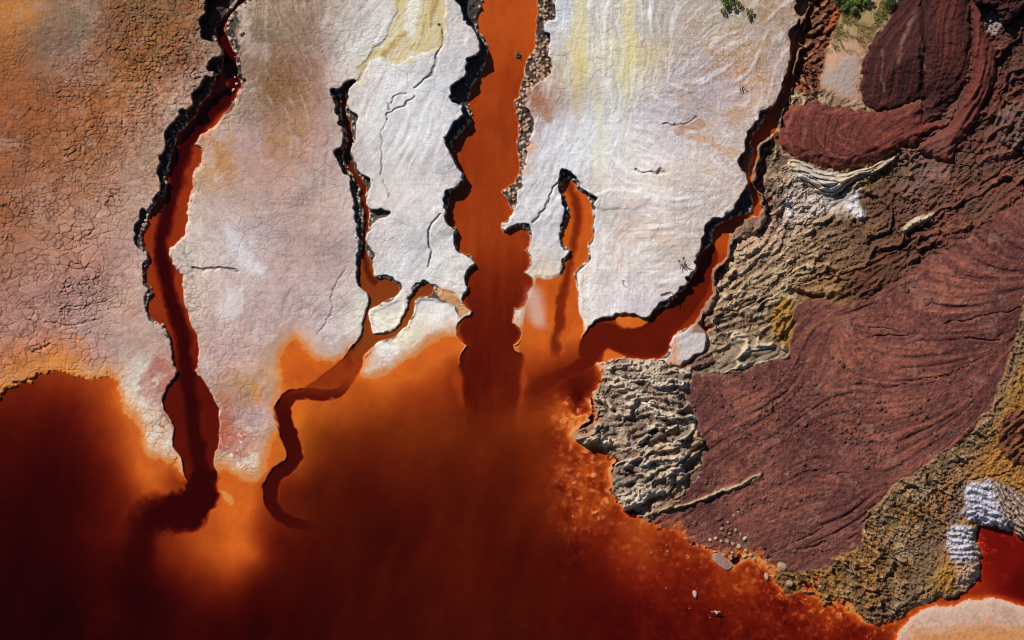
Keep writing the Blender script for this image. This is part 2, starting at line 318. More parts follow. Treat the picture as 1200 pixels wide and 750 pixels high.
LAKE_PTS = [(-100,500,60),(20,480,95),(60,445,135),(100,455,140),(130,447,175),(145,470,205),(152,500,208),(165,545,198),(188,545,205),(185,570,180),(150,560,130),(120,500,125),(90,480,100),(50,500,72),(120,560,80),(60,560,55),(20,600,45),(100,640,55),(60,720,36),(140,720,50),(165,700,42),(205,660,110),(215,690,80),(205,540,195),(214,556,135),(240,720,70),(232,640,172),(255,625,188),(262,570,210),(262,600,195),(290,575,205),(275,590,204),(300,590,200),(290,625,192),(265,655,180),(300,650,168),(285,680,125),(320,640,92),(310,690,72),(280,730,56),(330,540,195),(345,530,190),(312,550,205),(335,580,105),(350,600,95),(360,480,195),(380,440,190),(345,420,200),(340,445,190),(370,500,150),(400,480,168),(395,520,112),(370,560,92),(430,460,180),(450,460,185),(480,440,200),(470,470,150),(510,420,205),(530,410,208),(500,460,138),(520,470,130),(450,510,108),(480,520,108),(540,470,112),(430,560,82),(400,610,70),(480,600,72),(560,520,98),(600,560,86),(520,600,75),(450,680,66),(350,680,62),(550,680,70),(400,740,58),(620,640,76),(650,720,72),(575,430,108),(600,440,120),(600,460,140),(585,455,130),(620,400,205),(612,380,220),(635,400,210),(650,400,190),(660,380,200),(672,395,208),(625,430,150),(650,430,125),(640,460,105),(670,470,90),(640,345,218),(660,345,208),
 (658,470,150),(672,480,158),(690,480,150),(660,500,140),(650,530,118),(670,540,150),(690,560,145),(705,545,152),(680,580,150),(705,590,150),(690,610,145),(730,610,150),(745,625,155),(720,635,122),(690,640,98),(755,650,138),(740,670,122),(760,690,105),(790,640,132),(810,650,142),(830,680,122),(780,700,92),(850,700,120),(880,680,135),(900,720,112),(860,735,92),(800,740,82),(720,720,70),(760,735,75),(930,735,108),(965,725,140),(990,730,108),(1010,748,98),(870,670,150),(1160,650,118),(1185,650,112),(1160,675,130),(1190,690,98),(1140,693,160),(1100,703,150),(1050,723,145),(1030,745,122),(1400,680,95)]
Un = U + 5 * fbm(U, V, 60, 3, 21); Vn = V + 5 * fbm(U, V, 60, 3, 22)
LAKE_PTS += [(-100,700,36),(400,850,56),(800,850,80),(-100,850,32),(1100,850,95),(650,445,108),(520,520,100),(420,540,95),(320,600,120)]
dep = rbf([p[:2] for p in LAKE_PTS], [depth_of(p[2]) for p in LAKE_PTS], Un, Vn, 14.0, 2e-4)[0]
wu = U + 14 * fbm(U, V, 40, 3, 66); wv = V + 14 * fbm(U, V, 40, 3, 67)
wisp = sstep(0.25, 0.85, ridged(wu * 1.3, wv * 0.55, 26, 4, 68)) - 0.35
plume = fbm(U, V * 0.6, 45, 4, 5)
dep = dep * (1 - 0.20 * wisp * sstep(0.16, 0.05, dep * WS / 2.4) + 0.07 * plume + 0.05 * fbm(U * 1.6 + 0.5 * V, V * 0.35, 30, 3, 35))
JU = U + 3.0 * noise(U, V, 3.6, 5) * (U < 150); JV = V + 3.2 * noise(U, V, 3.6, 6) * (U < 150)
_dl = seg_dist(LAKE, True, chaikin(LAKE, True, 1))
dLake = cl(_dl, JU + 1.3 * W1x + 2.2 * W2x, JV + 1.3 * W1y + 2.2 * W2y)
dBank = poly(SANDBANK, 0)
dWestW = poly(WEST_WATER); dWestR = poly(WEST_RIM) + 4.6 * noise(U, V, 16.0, 43) + 1.6 * noise(U, V, 6.0, 44) + 1.8; dWestC = line(WEST_CORE, 1)
dSecW = poly(SECOND_WATER, 0); dSecR = poly(SECOND_RIM) + 2.6 * noise(U, V, 9.0, 47) + 0.8; dSecL = line(SECOND_LINE)
dStream = line(LAKE_STREAM, 0) + 1.5 * noise(U, V, 8.0, 48) + 0.8 * noise(U, V, 3.5, 49); dLobeW = poly(LAKE_LOBE, 0)
dMainW = poly(MAIN_WATER); dMainR = poly(MAIN_RIM)
_sh = 5.0 * sstep(262, 285, V) * sstep(500, 470, V)
dMainW = dMainW + _sh; dMainR = dMainR + _sh
for cx, cy, cr in MAIN_LOBES:
    _d = np.hypot(U + 0.8 * W1x + 1.5 * W2x - cx, V + 0.8 * W1y + 1.5 * W2y - cy) - cr
    dMainW = np.minimum(dMainW, _d); dMainR = np.minimum(dMainR, _d - 1.0)
RV = 3.4 * noise(U, V, 17.0, 41) + 1.4 * noise(U, V, 5.0, 42) + 1.0
dMainR = dMainR + RV * sstep(330, 250, V)
dStep = poly(MAIN_STEPS, 0)
dPokW = poly(POCKET_WATER); dPokR = poly(POCKET_RIM); dPokC = line(POCKET_CORE); dShelf = poly(POCKET_SHELF, 0); dSandbar = poly(SANDBAR, 0)
dEastW = poly(EAST_WATER); dEastR = poly(EAST_RIM) + 4.0 * noise(U, V, 15.0, 45) + 1.6 * noise(U, V, 6.0, 46) + 1.2; dEastC = poly(EAST_CORE, 0)
ragz = np.maximum(sstep(745, 715, U) * sstep(425, 450, V), sstep(605, 640, V) * sstep(1060, 1000, U))
dHill = poly(HILL, 2) + ragz * (8 * fbm(U + 0.4 * V, V - 0.2 * U, 17, 4, 64, .6) + 2)

D = lambda r: float(depth_of(r))
# pebbly shallows beside the hill
rub = sstep(620, 680, U) * sstep(445, 475, V)
wF1, wE, wR = worley(U + 2 * W1x, V + 2 * W1y, 7.0, 3)
wF1b, wEb, wRb = worley(U + 1.5 * W2x, V + 1.5 * W2y, 4.0, 4)
rubz = idw([(600,540),(640,520),(670,500),(680,560),(700,580),(690,490),(720,640),(780,680),(800,650),(860,700),(940,720),(900,690),(1000,740),(600,640),(700,700),(1180,650),(300,650)],
           [0.0,0.35,0.9,1.0,1.0,0.8,0.25,0.25,0.4,0.35,0.6,0.7,0.5,0.0,0.1,0.1,0.0], U, V)[0]
stone = np.clip(1 - wF1 / 5.0, 0, 1) * wR ** 2
rubz = rubz * rub
dep = dep - rubz * (0.055 * stone + 0.02 * np.clip(1 - wF1b / 3.0, 0, 1) * wRb + 0.017 * ridged(U, V, 18, 3, 6)) + rubz * 0.017
dep = np.maximum(dep, 0.003)
dep = dep * (1 + rubz * (0.55 * np.clip(fbm(U, V, 20, 4, 69, .65), -0.8, 1.2)))
dep = np.maximum(dep, 0.003)
# streams cut into the lake bed
wfade = sstep(760, 640, V)
hwC = 9.0 * sstep(600, 640, V)
westdep = mix(mix(D(140), D(88), sstep(360, 455, V)), D(52), sstep(12.5, 3.0, dWestC + 2.0 * W2x)) * (1 + 0.05 * W2y)
dep = mix(dep, westdep, inside(dWestW, 1.5))
tail = sstep(18, 0, dWestC - hwC) * sstep(600, 640, V) * sstep(790, 690, V)
dep = mix(dep, np.maximum(dep, D(50)), (lambda d, s: sstep(s, -s, d))(poly(WEST_END, 2) + 2 * noise(U, V, 9.0, 53), 4.5 + 13 * sstep(222, 165, U)))
dep = mix(dep, np.maximum(dep, D(48)), tail * 0.85)
sdep = np.maximum(dep, mix(D(118), D(64), sstep(425, 500, V)))
halfw = 4.0 + 5.5 * sstep(448, 480, V) - 2.0 * sstep(540, 570, V) - 2.0 * sstep(320, 370, U) * (V > 570) + 1.0 * W2x
dep = mix(dep, np.maximum(dep, mix(dep, D(140), 0.75)), inside(dLobeW, 1.5))
dep = mix(dep, sdep, sstep(halfw + 1.2, halfw - 1.2, dStream) * (1 - sstep(345, 385, U) * (V > 560)))
secdep = mix(D(142), D(98), sstep(5.5, 0.5, dSecL)) * (1 - 0.25 * sstep(395, 470, U) * sstep(315, 380, V))
dep = mix(dep, secdep, np.maximum(inside(dSecW, 1.0), sstep(4.2, 2.6, dSecL)) * sstep(470, 440, V))
chi = sstep(4.0, 2.5, dStream) * sstep(440, 425, V)
dep = mix(dep, D(125), chi * 0.8)
maindep = mix(D(172), D(150), sstep(30, 110, V))
maindep = mix(maindep, mix(D(128), D(92), sstep(290, 395, V)), inside(dStep, 3 + 8 * sstep(300, 270, V)) * sstep(258, 330, V))
maindep = maindep * (1 + 0.10 * fbm(U, V, 70, 3, 9) + 0.10 * fbm(U + 4 * W2x, V * 0.16, 9, 3, 36))
dep = mix(dep, maindep, inside(dMainW, 1.3 + 6 * sstep(430, 480, V)) * sstep(530, 455, V))
dep = mix(dep, 0.004 + 0.007 * (plume + 1), inside(dShelf, 7) * (1 - inside(dMainW, 1.5)) * sstep(395, 350, V))
pokdep = mix(D(188), D(118), sstep(9, 0.5, dPokC + 2 * W2x))
dep = mix(dep, pokdep, inside(dPokW, 1.5) * sstep(428, 405, V))
eastdep = mix(D(160), D(122), sstep(285, 320, V)) * (1 + 0.08 * W2x)
eastc = sstep(2.0 + 10 * sstep(690, 620, U), -2.0 - 10 * sstep(690, 620, U), dEastC) * sstep(600, 668, U)
eastdep = mix(eastdep, D(92), inside(dEastC, 2.0))
shelf_o = inside(poly([(719,368),(733,366),(744,369),(759,374),(762,378),(752,384),(729,386),(722,379)], 0), 2)
eastdep = mix(eastdep, D(212), shelf_o)
shelf_p = inside(poly([(708,406),(726,414),(736,419),(722,424),(706,432)], 0), 2)
eastdep = mix(eastdep, D(205), shelf_p)
dep = mix(dep, eastdep, np.maximum(inside(dEastW, 1.3), eastc))

# ------------------------------------------------------------------ height of the flats
FH = [(-60,0,.8),(100,100,.8),(60,300,.6),(20,400,.14),(80,420,.05),(130,420,.05),(170,380,.18),(170,470,.05),(180,520,.04),(210,420,.12),(260,380,.22),(280,500,.06),(300,540,.05),(260,440,.12),(330,380,.10),(350,330,.25),(400,380,.12),(330,200,.75),(300,50,.95),(400,120,.8),(390,250,.5),(410,330,.25),(470,120,.85),(500,250,.62),(520,60,1.0),(525,160,.85),(525,230,.62),(500,320,.22),(530,300,.35),(535,330,.22),(450,375,.08),(510,370,.06),(540,370,.06),(450,430,.05),(470,410,.05),(500,395,.04),
 (650,60,.95),(650,180,.6),(635,240,.42),(640,290,.22),(640,320,.05),(625,340,.04),(690,200,.6),(700,300,.28),(700,350,.20),(740,350,.26),(780,320,.5),(800,280,.85),(820,220,.95),(880,60,1.0),(900,80,1.0),(760,60,1.0)]
Hf = idw([p[:2] for p in FH], [p[2] for p in FH], U, V, power=4, eps=20)[0]
RM = M_PX
# ------------------------------------------------------------------ flow lines of the mud (line integral convolution over a 1-pixel raster)
ANG = [(30,100,0),(100,300,5),(330,60,-60),(330,90,-65),(290,60,60),(330,250,5),(370,200,80),(300,370,70),(430,60,50),(470,200,60),(500,300,55),(540,280,35),(470,40,60),(520,30,75),(450,380,0),
 (650,100,88),(680,60,88),(740,60,88),(700,170,70),(720,210,-50),(740,235,10),(700,240,80),(650,240,60),(760,200,-10),(800,150,-15),(840,170,-30),(780,290,15),(720,330,88),(690,340,80),(850,60,30),(900,60,70),
 (1020,80,82),(1045,50,60),(1040,110,88),(1060,40,55),(1070,90,78),(1100,60,85),(1105,100,5),(1100,130,22),(1085,150,40),(940,150,88),(970,155,80),(1000,150,70),(1000,188,5),(950,185,-15),(1060,160,20),(1100,165,30),(1130,120,62),(1150,80,80),
 (1180,250,42),(1150,275,-20),(1110,310,-40),(1150,325,-6),(1195,320,18),(1080,350,-25),(1150,350,8),(1180,360,15),(1040,385,0),(1100,390,8),(1160,370,14),(1000,345,32),(960,380,55),(940,400,80),(960,440,30),(1000,430,-3),(1080,430,10),(1150,410,32),(1180,420,62),(1100,440,20),(1050,450,10),(900,450,25),(850,470,45),(900,500,15),(980,500,18),(1050,490,14),(1130,480,40),(960,540,-18),(1000,545,-40),(940,560,62),(930,600,-12),(980,610,28),(1040,560,32),(850,560,36),(800,600,32),(870,610,24),(960,640,25),
 (900,270,48),(850,320,30),(880,360,18),(960,320,20),(1000,290,18),(1050,260,28),(1100,230,40),(1150,210,35),(1180,190,30),(860,400,18),(900,230,62),(1100,200,70),(1060,220,55),(1040,330,35),(1080,290,32),(1140,240,32),
 (760,440,-6),(720,460,12),(690,510,24),(780,480,-16),(760,510,18),(780,530,18),(760,570,34),(800,545,38),(730,560,40),
 (1090,560,-35),(1060,600,-32),(1030,640,-28),(1080,650,-45),(1120,690,55),(1060,690,15),(1010,690,-28),(1150,530,48),(1190,430,72),(1140,560,60),(1130,590,80),(1120,570,50),
 (1140,590,-18),(1150,605,-8),(1180,590,-50),(1195,610,-50),(1125,640,-10),(1130,670,-20),(970,680,-30),(1010,60,40),(940,60,40),(945,90,-50),(985,80,20),(1185,20,20),(1190,150,60),(950,30,35)]
LX0, LY0, LW, LH = -60, -60, 1320, 870
lu, lv = np.meshgrid(np.arange(LW) + LX0, np.arange(LH) + LY0)
lu = lu.astype(np.float32); lv = lv.astype(np.float32)
ca, sa = idw([a[:2] for a in ANG], [(math.cos(2 * R(a[2])), math.sin(2 * R(a[2]))) for a in ANG], lu, lv, power=3.5, eps=10)
th = 0.5 * np.arctan2(sa, ca) + 0.30 * fbm(lu, lv, 34, 3, 30)
DX = np.cos(th).astype(np.float32); DY = -np.sin(th).astype(np.float32)
def blur(a, n):
    for _ in range(n):
        a = (a + np.roll(a, 1, 0) + np.roll(a, -1, 0)) / 3
        a = (a + np.roll(a, 1, 1) + np.roll(a, -1, 1)) / 3
    return a
ANG_S = [(1110,300,-45),(1130,315,-30),(1145,322,-15),(1170,327,-4),(1195,328,3),(1150,285,-45),(1165,300,-25),(1190,308,-8),(1185,265,-40),(1130,268,42),(1100,290,44),(1070,315,40),(1040,338,30),(1010,352,25),(1050,365,-18),(1075,352,-28),(1110,345,-12),(1145,352,6),(1030,395,-3),(1080,393,0),(1120,385,5),(1160,372,15),(1185,360,22),(1060,412,2),(1110,410,6),(1150,407,14),(1172,397,28),
 (985,368,20),(960,380,40),(945,400,62),(935,425,66),(922,447,48),(968,402,75),(992,405,-60),(1003,425,-48),(975,432,70),(990,445,10),(1165,430,62),(1150,470,55),(1130,495,40),(1090,520,32),(1050,545,32),(1015,580,45),(1130,440,30),(1100,455,18),(1060,470,8),(1020,480,5),(980,500,15),(940,520,30),(900,540,35),(975,535,-15),(1000,548,-35),(1025,565,-5),(1012,592,42),(985,602,24),(950,592,14),(925,577,24),(930,555,28),(960,562,-4),(830,460,60),(850,490,30),(880,480,20),(840,530,40),(870,560,35),(820,590,28),(880,600,25),(920,630,20),(960,645,25),(990,625,30),(900,440,30),(870,440,15),
 (1020,90,85),(1030,110,80),(1035,60,62),(1050,40,54),(1060,20,50),(1050,80,80),(1065,60,68),(1075,90,84),(1085,50,85),(1110,50,88),(1095,100,72),(1110,112,30),(1095,135,20),(1120,100,42),(1130,60,80),(1100,175,25),(1130,140,55),(1150,90,75),(1145,30,86),(1115,185,30),
 (925,150,85),(945,150,88),(965,150,84),(985,150,80),(1005,155,70),(1030,155,45),(1060,150,30),(1085,150,25),(940,183,-20),(980,193,-3),(1020,190,8),(1050,178,20),(950,125,0),(1000,128,-3),(1050,132,15)]
DXr, DYr = DX, DY
ca, sa = rbf([a[:2] for a in ANG_S], [(math.cos(2 * R(a[2])), math.sin(2 * R(a[2]))) for a in ANG_S], lu, lv, 10.0, 1e-3)
th = 0.5 * np.arctan2(sa, ca) + 0.07 * fbm(lu, lv, 60, 2, 37)
DXs = np.cos(th).astype(np.float32); DYs = -np.sin(th).astype(np.float32)
def lic(img, steps, ds=1.0, hp=14, DX=None, DY=None):
    DX = DXr if DX is None else DX; DY = DYr if DY is None else DY
    acc = img.copy(); n = 1
    for sgn in (1, -1):
        x = lu - LX0; y = lv - LY0
        px = DX * sgn; py = DY * sgn
        for k in range(steps):
            x = x + px * ds; y = y + py * ds
            acc += bil(img, x, y); n += 1
            xi = np.clip(x, 0, LW - 1).astype(np.int32); yi = np.clip(y, 0, LH - 1).astype(np.int32)
            qx = DX[yi, xi]; qy = DY[yi, xi]
            s = np.where(qx * px + qy * py < 0, -1, 1).astype(np.float32)
            px = qx * s; py = qy * s
    acc /= n
    acc -= blur(acc, hp)
    return acc / acc.std()
def LR(a): return bil(a, U - LX0, V - LY0)
wn0 = RNG.uniform(-1, 1, (LH, LW)).astype(np.float32)
wn1 = RNG.uniform(-1, 1, (LH, LW)).astype(np.float32)
wn2 = RNG.uniform(-1, 1, (LH, LW)).astype(np.float32)
LF = np.clip(LR(lic(blur(wn0, 1), 7)), -2.5, 2.5)           # fine threads
LM = np.clip(LR(lic(blur(wn1, 1) + 1.6 * blur(wn2, 3), 11, 1.0, 26)), -2.5, 2.5)          # ridges of a few pixels
LCo = np.clip(LR(lic(blur(wn2, 4) + 2.2 * blur(np.roll(wn1, 77, 1), 12), 15, 1.5, 60)), -2.5, 2.5)    # broad folds
LL = np.clip(LR(lic(wn0, 34, 1.0, 16, DXs, DYs)), -3, 3)          # long thin flow lines of the slope
LB = np.clip(LR(lic(blur(wn1, 2) + 1.5 * blur(wn2, 5), 34, 1.4, 40, DXs, DYs)), -3, 3)   # broad flow bands
LK = np.clip(LR(lic(blur(RNG.uniform(-1, 1, (LH, LW)).astype(np.float32), 3), 7)), -2.5, 2.5)   # short lumps

# ------------------------------------------------------------------ height of the hill
HH = [(690,500,.10),(715,480,.25),(720,500,.2),(760,440,.45),(760,540,.6),(740,590,.15),(820,470,.35),(830,600,.22),(800,622,.05),(860,650,.05),(900,600,.45),(850,350,.5),(880,290,.6),(900,250,.6),(890,190,.45),(935,60,.35),(950,60,.45),(985,80,1.0),(980,110,.9),(1000,450,1.0),(1100,450,1.45),(1050,550,1.0),(1000,640,.4),(960,690,.1),(1050,700,.35),(1120,640,.5),(1170,560,.8),(1180,450,1.5),(1150,350,2.0),(1190,260,2.3),(1050,300,1.35),(1000,280,1.0),(950,250,.7),(1000,230,.7),(950,160,.8),(1060,160,1.3),(1100,60,1.5),(1180,60,2.0),(1150,180,1.9),(1020,60,1.1),(930,420,.7),(930,540,.55),(960,100,.7),(940,120,.6)]
Hh = idw([p[:2] for p in HH], [p[2] for p in HH], U, V, power=4, eps=25)[0]
dRed = poly(RED_SLOPE, 2); dMound = poly(MOUND, 1) + 1.5 * noise(U, V, 7.0, 54); dLobe = poly(LOBE, 2) + 1.2 * noise(U, V, 5.0, 55); dLedge = poly(LEDGE, 1); dNE = poly(BLOCK_NE, 1)
dBoul = poly(BOULDER_E, 0); dOut = poly(OUTCROP, 2); dPale = poly(PALE_BLOCK, 2); dKnob = poly(KNOB, 0); dGrey = poly(FLAT_GREY, 2)
dGoldP = poly(GOLD_PATCH, 1); dWS = poly(WHITE_STRIPED, 2); dWF = poly(WHITE_FAN, 1); dGold = poly(GOLD_STRIP, 2); dBlob = poly(RED_BLOB, 1)
dFold = poly(FOLDS, 0); dPlat = poly(PLATEAU_NE, 1); dRub = poly(RUBBLE_NE, 1); dCW = poly(CRUST_WHITE, 2); dSlab = poly(SLAB, 0)
dCrest = line(CREST, 1); dFan = poly(CREAM_FAN, 2)
hillin = inside(dHill, 1.2)
def dome(d, w, p=0.5): return np.clip(-d / w, 0, 1) ** p

mRed = inside(dRed, 3); mMound = inside(dMound, 1.2); mLobe = inside(dLobe, 1.5); mLedge = inside(dLedge, 2); mOut = inside(dOut, 2); mPale = inside(dPale, 1.2)
mGold = inside(dGold, 3) * (1 - mRed); mGoldP = inside(dGoldP, 3); mWS = inside(dWS, 4); mWF = inside(dWF, 4); mPlat = inside(dPlat, 3); mRub = inside(dRub, 3); mFold = inside(dFold, 1.5)
mBlob = inside(dBlob, 2); mNE = inside(dNE, 2); mBoul = inside(dBoul, 1.5); mGrey = inside(dGrey, 5); mKnob = inside(dKnob, 1.5); mCW = inside(dCW, 5)
smooth_zones = np.clip(mRed + mMound + mLobe + mPlat + mGrey, 0, 1)
lowgold = mGold * sstep(1140, 1105, U + 0.4 * (V - 600))
crust = np.clip(1 - smooth_zones - mOut - mPale - mWS - mWF - mGold - mFold - mLedge, 0, 1) * hillin
edge = sstep(0, -16, dHill)
Hs = Hh * mix(0.25, 1.0, edge)
cF1, cE, cR = worley(U + 4 * W2x + 2 * W1x, V + 4 * W2y + 2 * W1y, 15.0, 8)
cF1b, cEb, cRb = worley(U + 2 * W2x + 1.5 * W1x, V + 2 * W2y + 1.5 * W1y, 7.0, 9)
crack_big = sstep(2.2, 0.3, cE) * sstep(-0.2, 0.3, fbm(U, V, 40, 2, 33) + 0.15)
crack_sm = sstep(1.3, 0.2, cEb)
PM = np.clip(0.5 + 1.0 * fbm(U, V, 55, 3, 81), 0.08, 1.5)
PM2 = np.clip(0.55 + 1.1 * fbm(U, V, 38, 3, 82), 0.05, 1.6)
RG = ridged(U + 3 * W2x, V + 3 * W2y, 13, 4, 83); FI = fbm(U, V, 5.5, 3, 84); FG = fbm(U, V, 2.6, 2, 85)
def pillows(ang, stretch, scale, seed, wob=1.0):
    c, s = math.cos(R(ang)), math.sin(R(ang))
    a = (U * c - V * s) / stretch; b = (U * s + V * c)
    w = fbm(U, V, scale * 2.2, 3, seed + 90) * scale * 0.55 * wob
    w2 = fbm(U, V, scale * 2.2, 3, seed + 95) * scale * 0.55 * wob
    f1, e, r = worley(a + w, b + w2, scale, seed)
    return np.clip(1 - (f1 / (0.62 * scale)) ** 2, -0.4, 1), e, r
def aridge(ang, stretch, scale, seed):
    c, s = math.cos(R(ang)), math.sin(R(ang))
    a = (U * c - V * s) / stretch + 3 * W2x; b = U * s + V * c + 3 * W2y
    w = fbm(U, V, scale * 1.6, 3, seed) * scale * 0.5
    t = 0; acc = 0; g = 1.0; wt = 1.0
    for k in range(5):
        n = 1 - np.abs(noise(a + w, b + w, scale / 1.9 ** k, seed * 3 + k))
        n = n * n * wt; wt = np.clip(n * 1.6, 0, 1); acc = acc + g * n; t += g; g *= 0.6
    return acc / t - 0.45
aO1 = aridge(-4, 2.0, 13, 101); aO2 = aridge(27, 2.3, 17, 102); aC = aridge(32, 2.0, 16, 103); aG = aridge(-33, 2.2, 12, 104)
pA, eA, rA = pillows(-8, 2.6, 8.0, 31)
pB, eB, rB = pillows(26, 3.0, 11.0, 32)
pC, eC, rC = pillows(28, 2.4, 7.0, 33)
pD, eD, rD = pillows(-34, 2.8, 5.0, 34)
lowO = sstep(488, 505, V + 6 * W2x)
blockO = mix(0.06 * pA * rA - 0.08 * sstep(1.8, 0.3, eA) * PM2 + 0.60 * aO1, 0.20 * pB * (0.3 + 0.9 * rB) - 0.14 * sstep(2.8, 0.4, eB) * PM2 + 0.80 * aO2, lowO)
# crackled tan crust
Hs += crust * (0.46 * aC * (0.4 + 0.7 * PM2) - 0.05 * sstep(1.4, 0.3, eC) * PM + 0.008 * LM * PM + 0.02 * LCo * PM2 + 0.03 * LK + 0.07 * RG * PM + 0.045 * FI + 0.02 * FG - 0.13 * crack_big - 0.05 * crack_sm * PM2 + 0.04 * (cR - .5))
# red slope: flowed mud with a few sharp terraces
terr = fbm(U, V, 34, 2, 12)
ledges = sstep(-1.1, -2.0, LL) * np.clip(PM2, 0, 1); ledges2 = sstep(-1.2, -2.0, LB) * np.clip(PM, 0, 1)
Hs += mRed * (0.005 * np.clip(LL, -2.2, 1.2) * PM2 + 0.016 * LB * PM + 0.04 * terr + 0.022 * FI + 0.016 * FG + 0.05 * RG * sstep(0.3, 1.1, PM2) - 0.05 * ledges2)
lumps = mRed * sstep(0.35, 0.85, fbm(U, V, 30, 3, 44) + 0.4 * fbm(U, V, 8, 2, 45)) * sstep(400, 470, V)
Hs += lumps * 0.10 * (np.clip(1 - wF1b / 3.4, 0, 1) * wRb ** 2 * 1.6)
# wrinkled outcrop
Hs += mOut * (blockO + 0.05 * LCo * (0.4 + PM2) + 0.02 * LM * PM + 0.04 * LK + 0.07 * RG * PM + 0.05 * FI + 0.02 * FG + 0.04 * FI + 0.03 * FG + 0.42 * dome(dOut, 12) - 0.14 * crack_big)
Hs += mPale * (0.22 * dome(dPale, 9, .6) + 0.05 * LCo + 0.50 * aO2 + 0.03 * FI)
Hs += mKnob * (0.28 * dome(dKnob, 8) + 0.05 * LM)
# golden gravelly bank
Hs += mGold * (0.05 * FI + 0.03 * FG + 0.02 * LK + 0.05 * np.clip(1 - wF1b / 3, 0, 1) * wRb + 0.04 * ridged(U, V, 9, 3, 15) + 0.03 * FI + 0.02 * FG + lowgold * (0.02 * LCo * PM2 + 0.08 * RG * PM + 0.08 * pD * rD * (0.2 + PM2) + 0.55 * aG * (0.3 + 0.7 * PM2) - 0.06 * sstep(1.3, 0.3, eD) * PM) + 0.10)
Hs += mGoldP * (0.05 * LK + 0.06 * (np.clip(1 - wF1b / 3, 0, 1) * wRb))
wsr = sstep(1163, 1176, U - 0.35 * (V - 590))
def stripes(ang, sp, wob): return np.sin(((U * math.sin(R(ang)) + V * math.cos(R(ang))) + wob * fbm(U, V, 26, 3, 71) + 2.0 * W2x + 0.8 * W1y) * 2 * math.pi / sp)
st = mix(stripes(-14, 8.5, 5), stripes(-52, 5.5, 4), wsr)
st2 = stripes(-8, 7.0, 4)
Hs += mWS * (0.080 * st + 0.012 * FI + 0.015 * RG + 0.05 * dome(dWS, 8)) + mWF * (0.06 * dome(dWF, 16) + 0.01 * RG + 0.065 * st2 * mix(1, .3, sstep(660, 672, V)) + 0.02 * FI)
# rounded mound of dark tailings, its lobe and ledge
rib = LB * 0.020 + 0.006 * LL * PM + 0.024 * FI + 0.020 * FG + 0.05 * fbm(U, V, 30, 2, 72)
ripple = 0.026 * np.sin((V + 6 * fbm(U, V, 22, 3, 17) + 0.30 * U) * 2 * math.pi / 6.0) * sstep(1083, 1094, U) * sstep(60, 110, V) * (0.5 + PM2)
Hs += mMound * (0.85 * dome(dMound, 60, .55) + rib + ripple)
seam = line([(1080,-10),(1086,40),(1085,80),(1084,116)], 1)
Hs -= mMound * 0.30 * sstep(9, 1, seam)
Hs += mLobe * (0.42 * dome(dLobe, 14, .6) + 0.008 * LL + 0.014 * LB + 0.012 * FI + 0.01 * FG)
Hs += mLedge * (0.55 * dome(dLedge, 12, .5) + 0.05 * LB + .02 * LK + 0.03 * FI + 0.02 * FG)
Hs += mNE * 1.1 * dome(dNE, 5) + mBoul * (0.6 * dome(dBoul, 14) + 0.05 * LM) + mBlob * (0.25 * dome(dBlob, 8) + 0.05 * LK)
Hs -= mNE * 0.3
pit = inside(poly([(1156,14),(1168,17),(1178,26),(1171,34),(1164,42),(1156,30)], 1), 2)
Hs -= pit * 0.25
# folds of pale clay under the lobe
fd = np.abs(((dFold + 2 * W2x) / 6.5) % 1 - 0.5)
Hs += mFold * (0.55 * dome(dFold, 9, .7) - 0.16 * sstep(0.25, 0.02, fd) + 0.05 * LM)
Hs += inside(dSlab, 1.5) * 0.3 * dome(dSlab, 5)
# plateau by the bushes, steps of rubble beside it
Hs += mPlat * (0.012 * FI + 0.008 * FG)
step_n = (V * 0.9 - U * 0.45 + 5 * W2x + 3 * W1y) / 6.0
Hs += mRub * (0.10 * (step_n % 1.0 - 0.5) + 0.06 * LK + 0.05 * np.clip(1 - wF1b / 3, 0, 1) * wRb)
# low ridge running into the lake
Hs += sstep(4.2, 0, dCrest) * (0.26 + 0.10 * LK * 0.6 + 0.10 * noise(U, V, 14, 73)) + sstep(14, 2, dCrest) * (V > 560) * 0.08 * np.clip(FI, 0, 1)
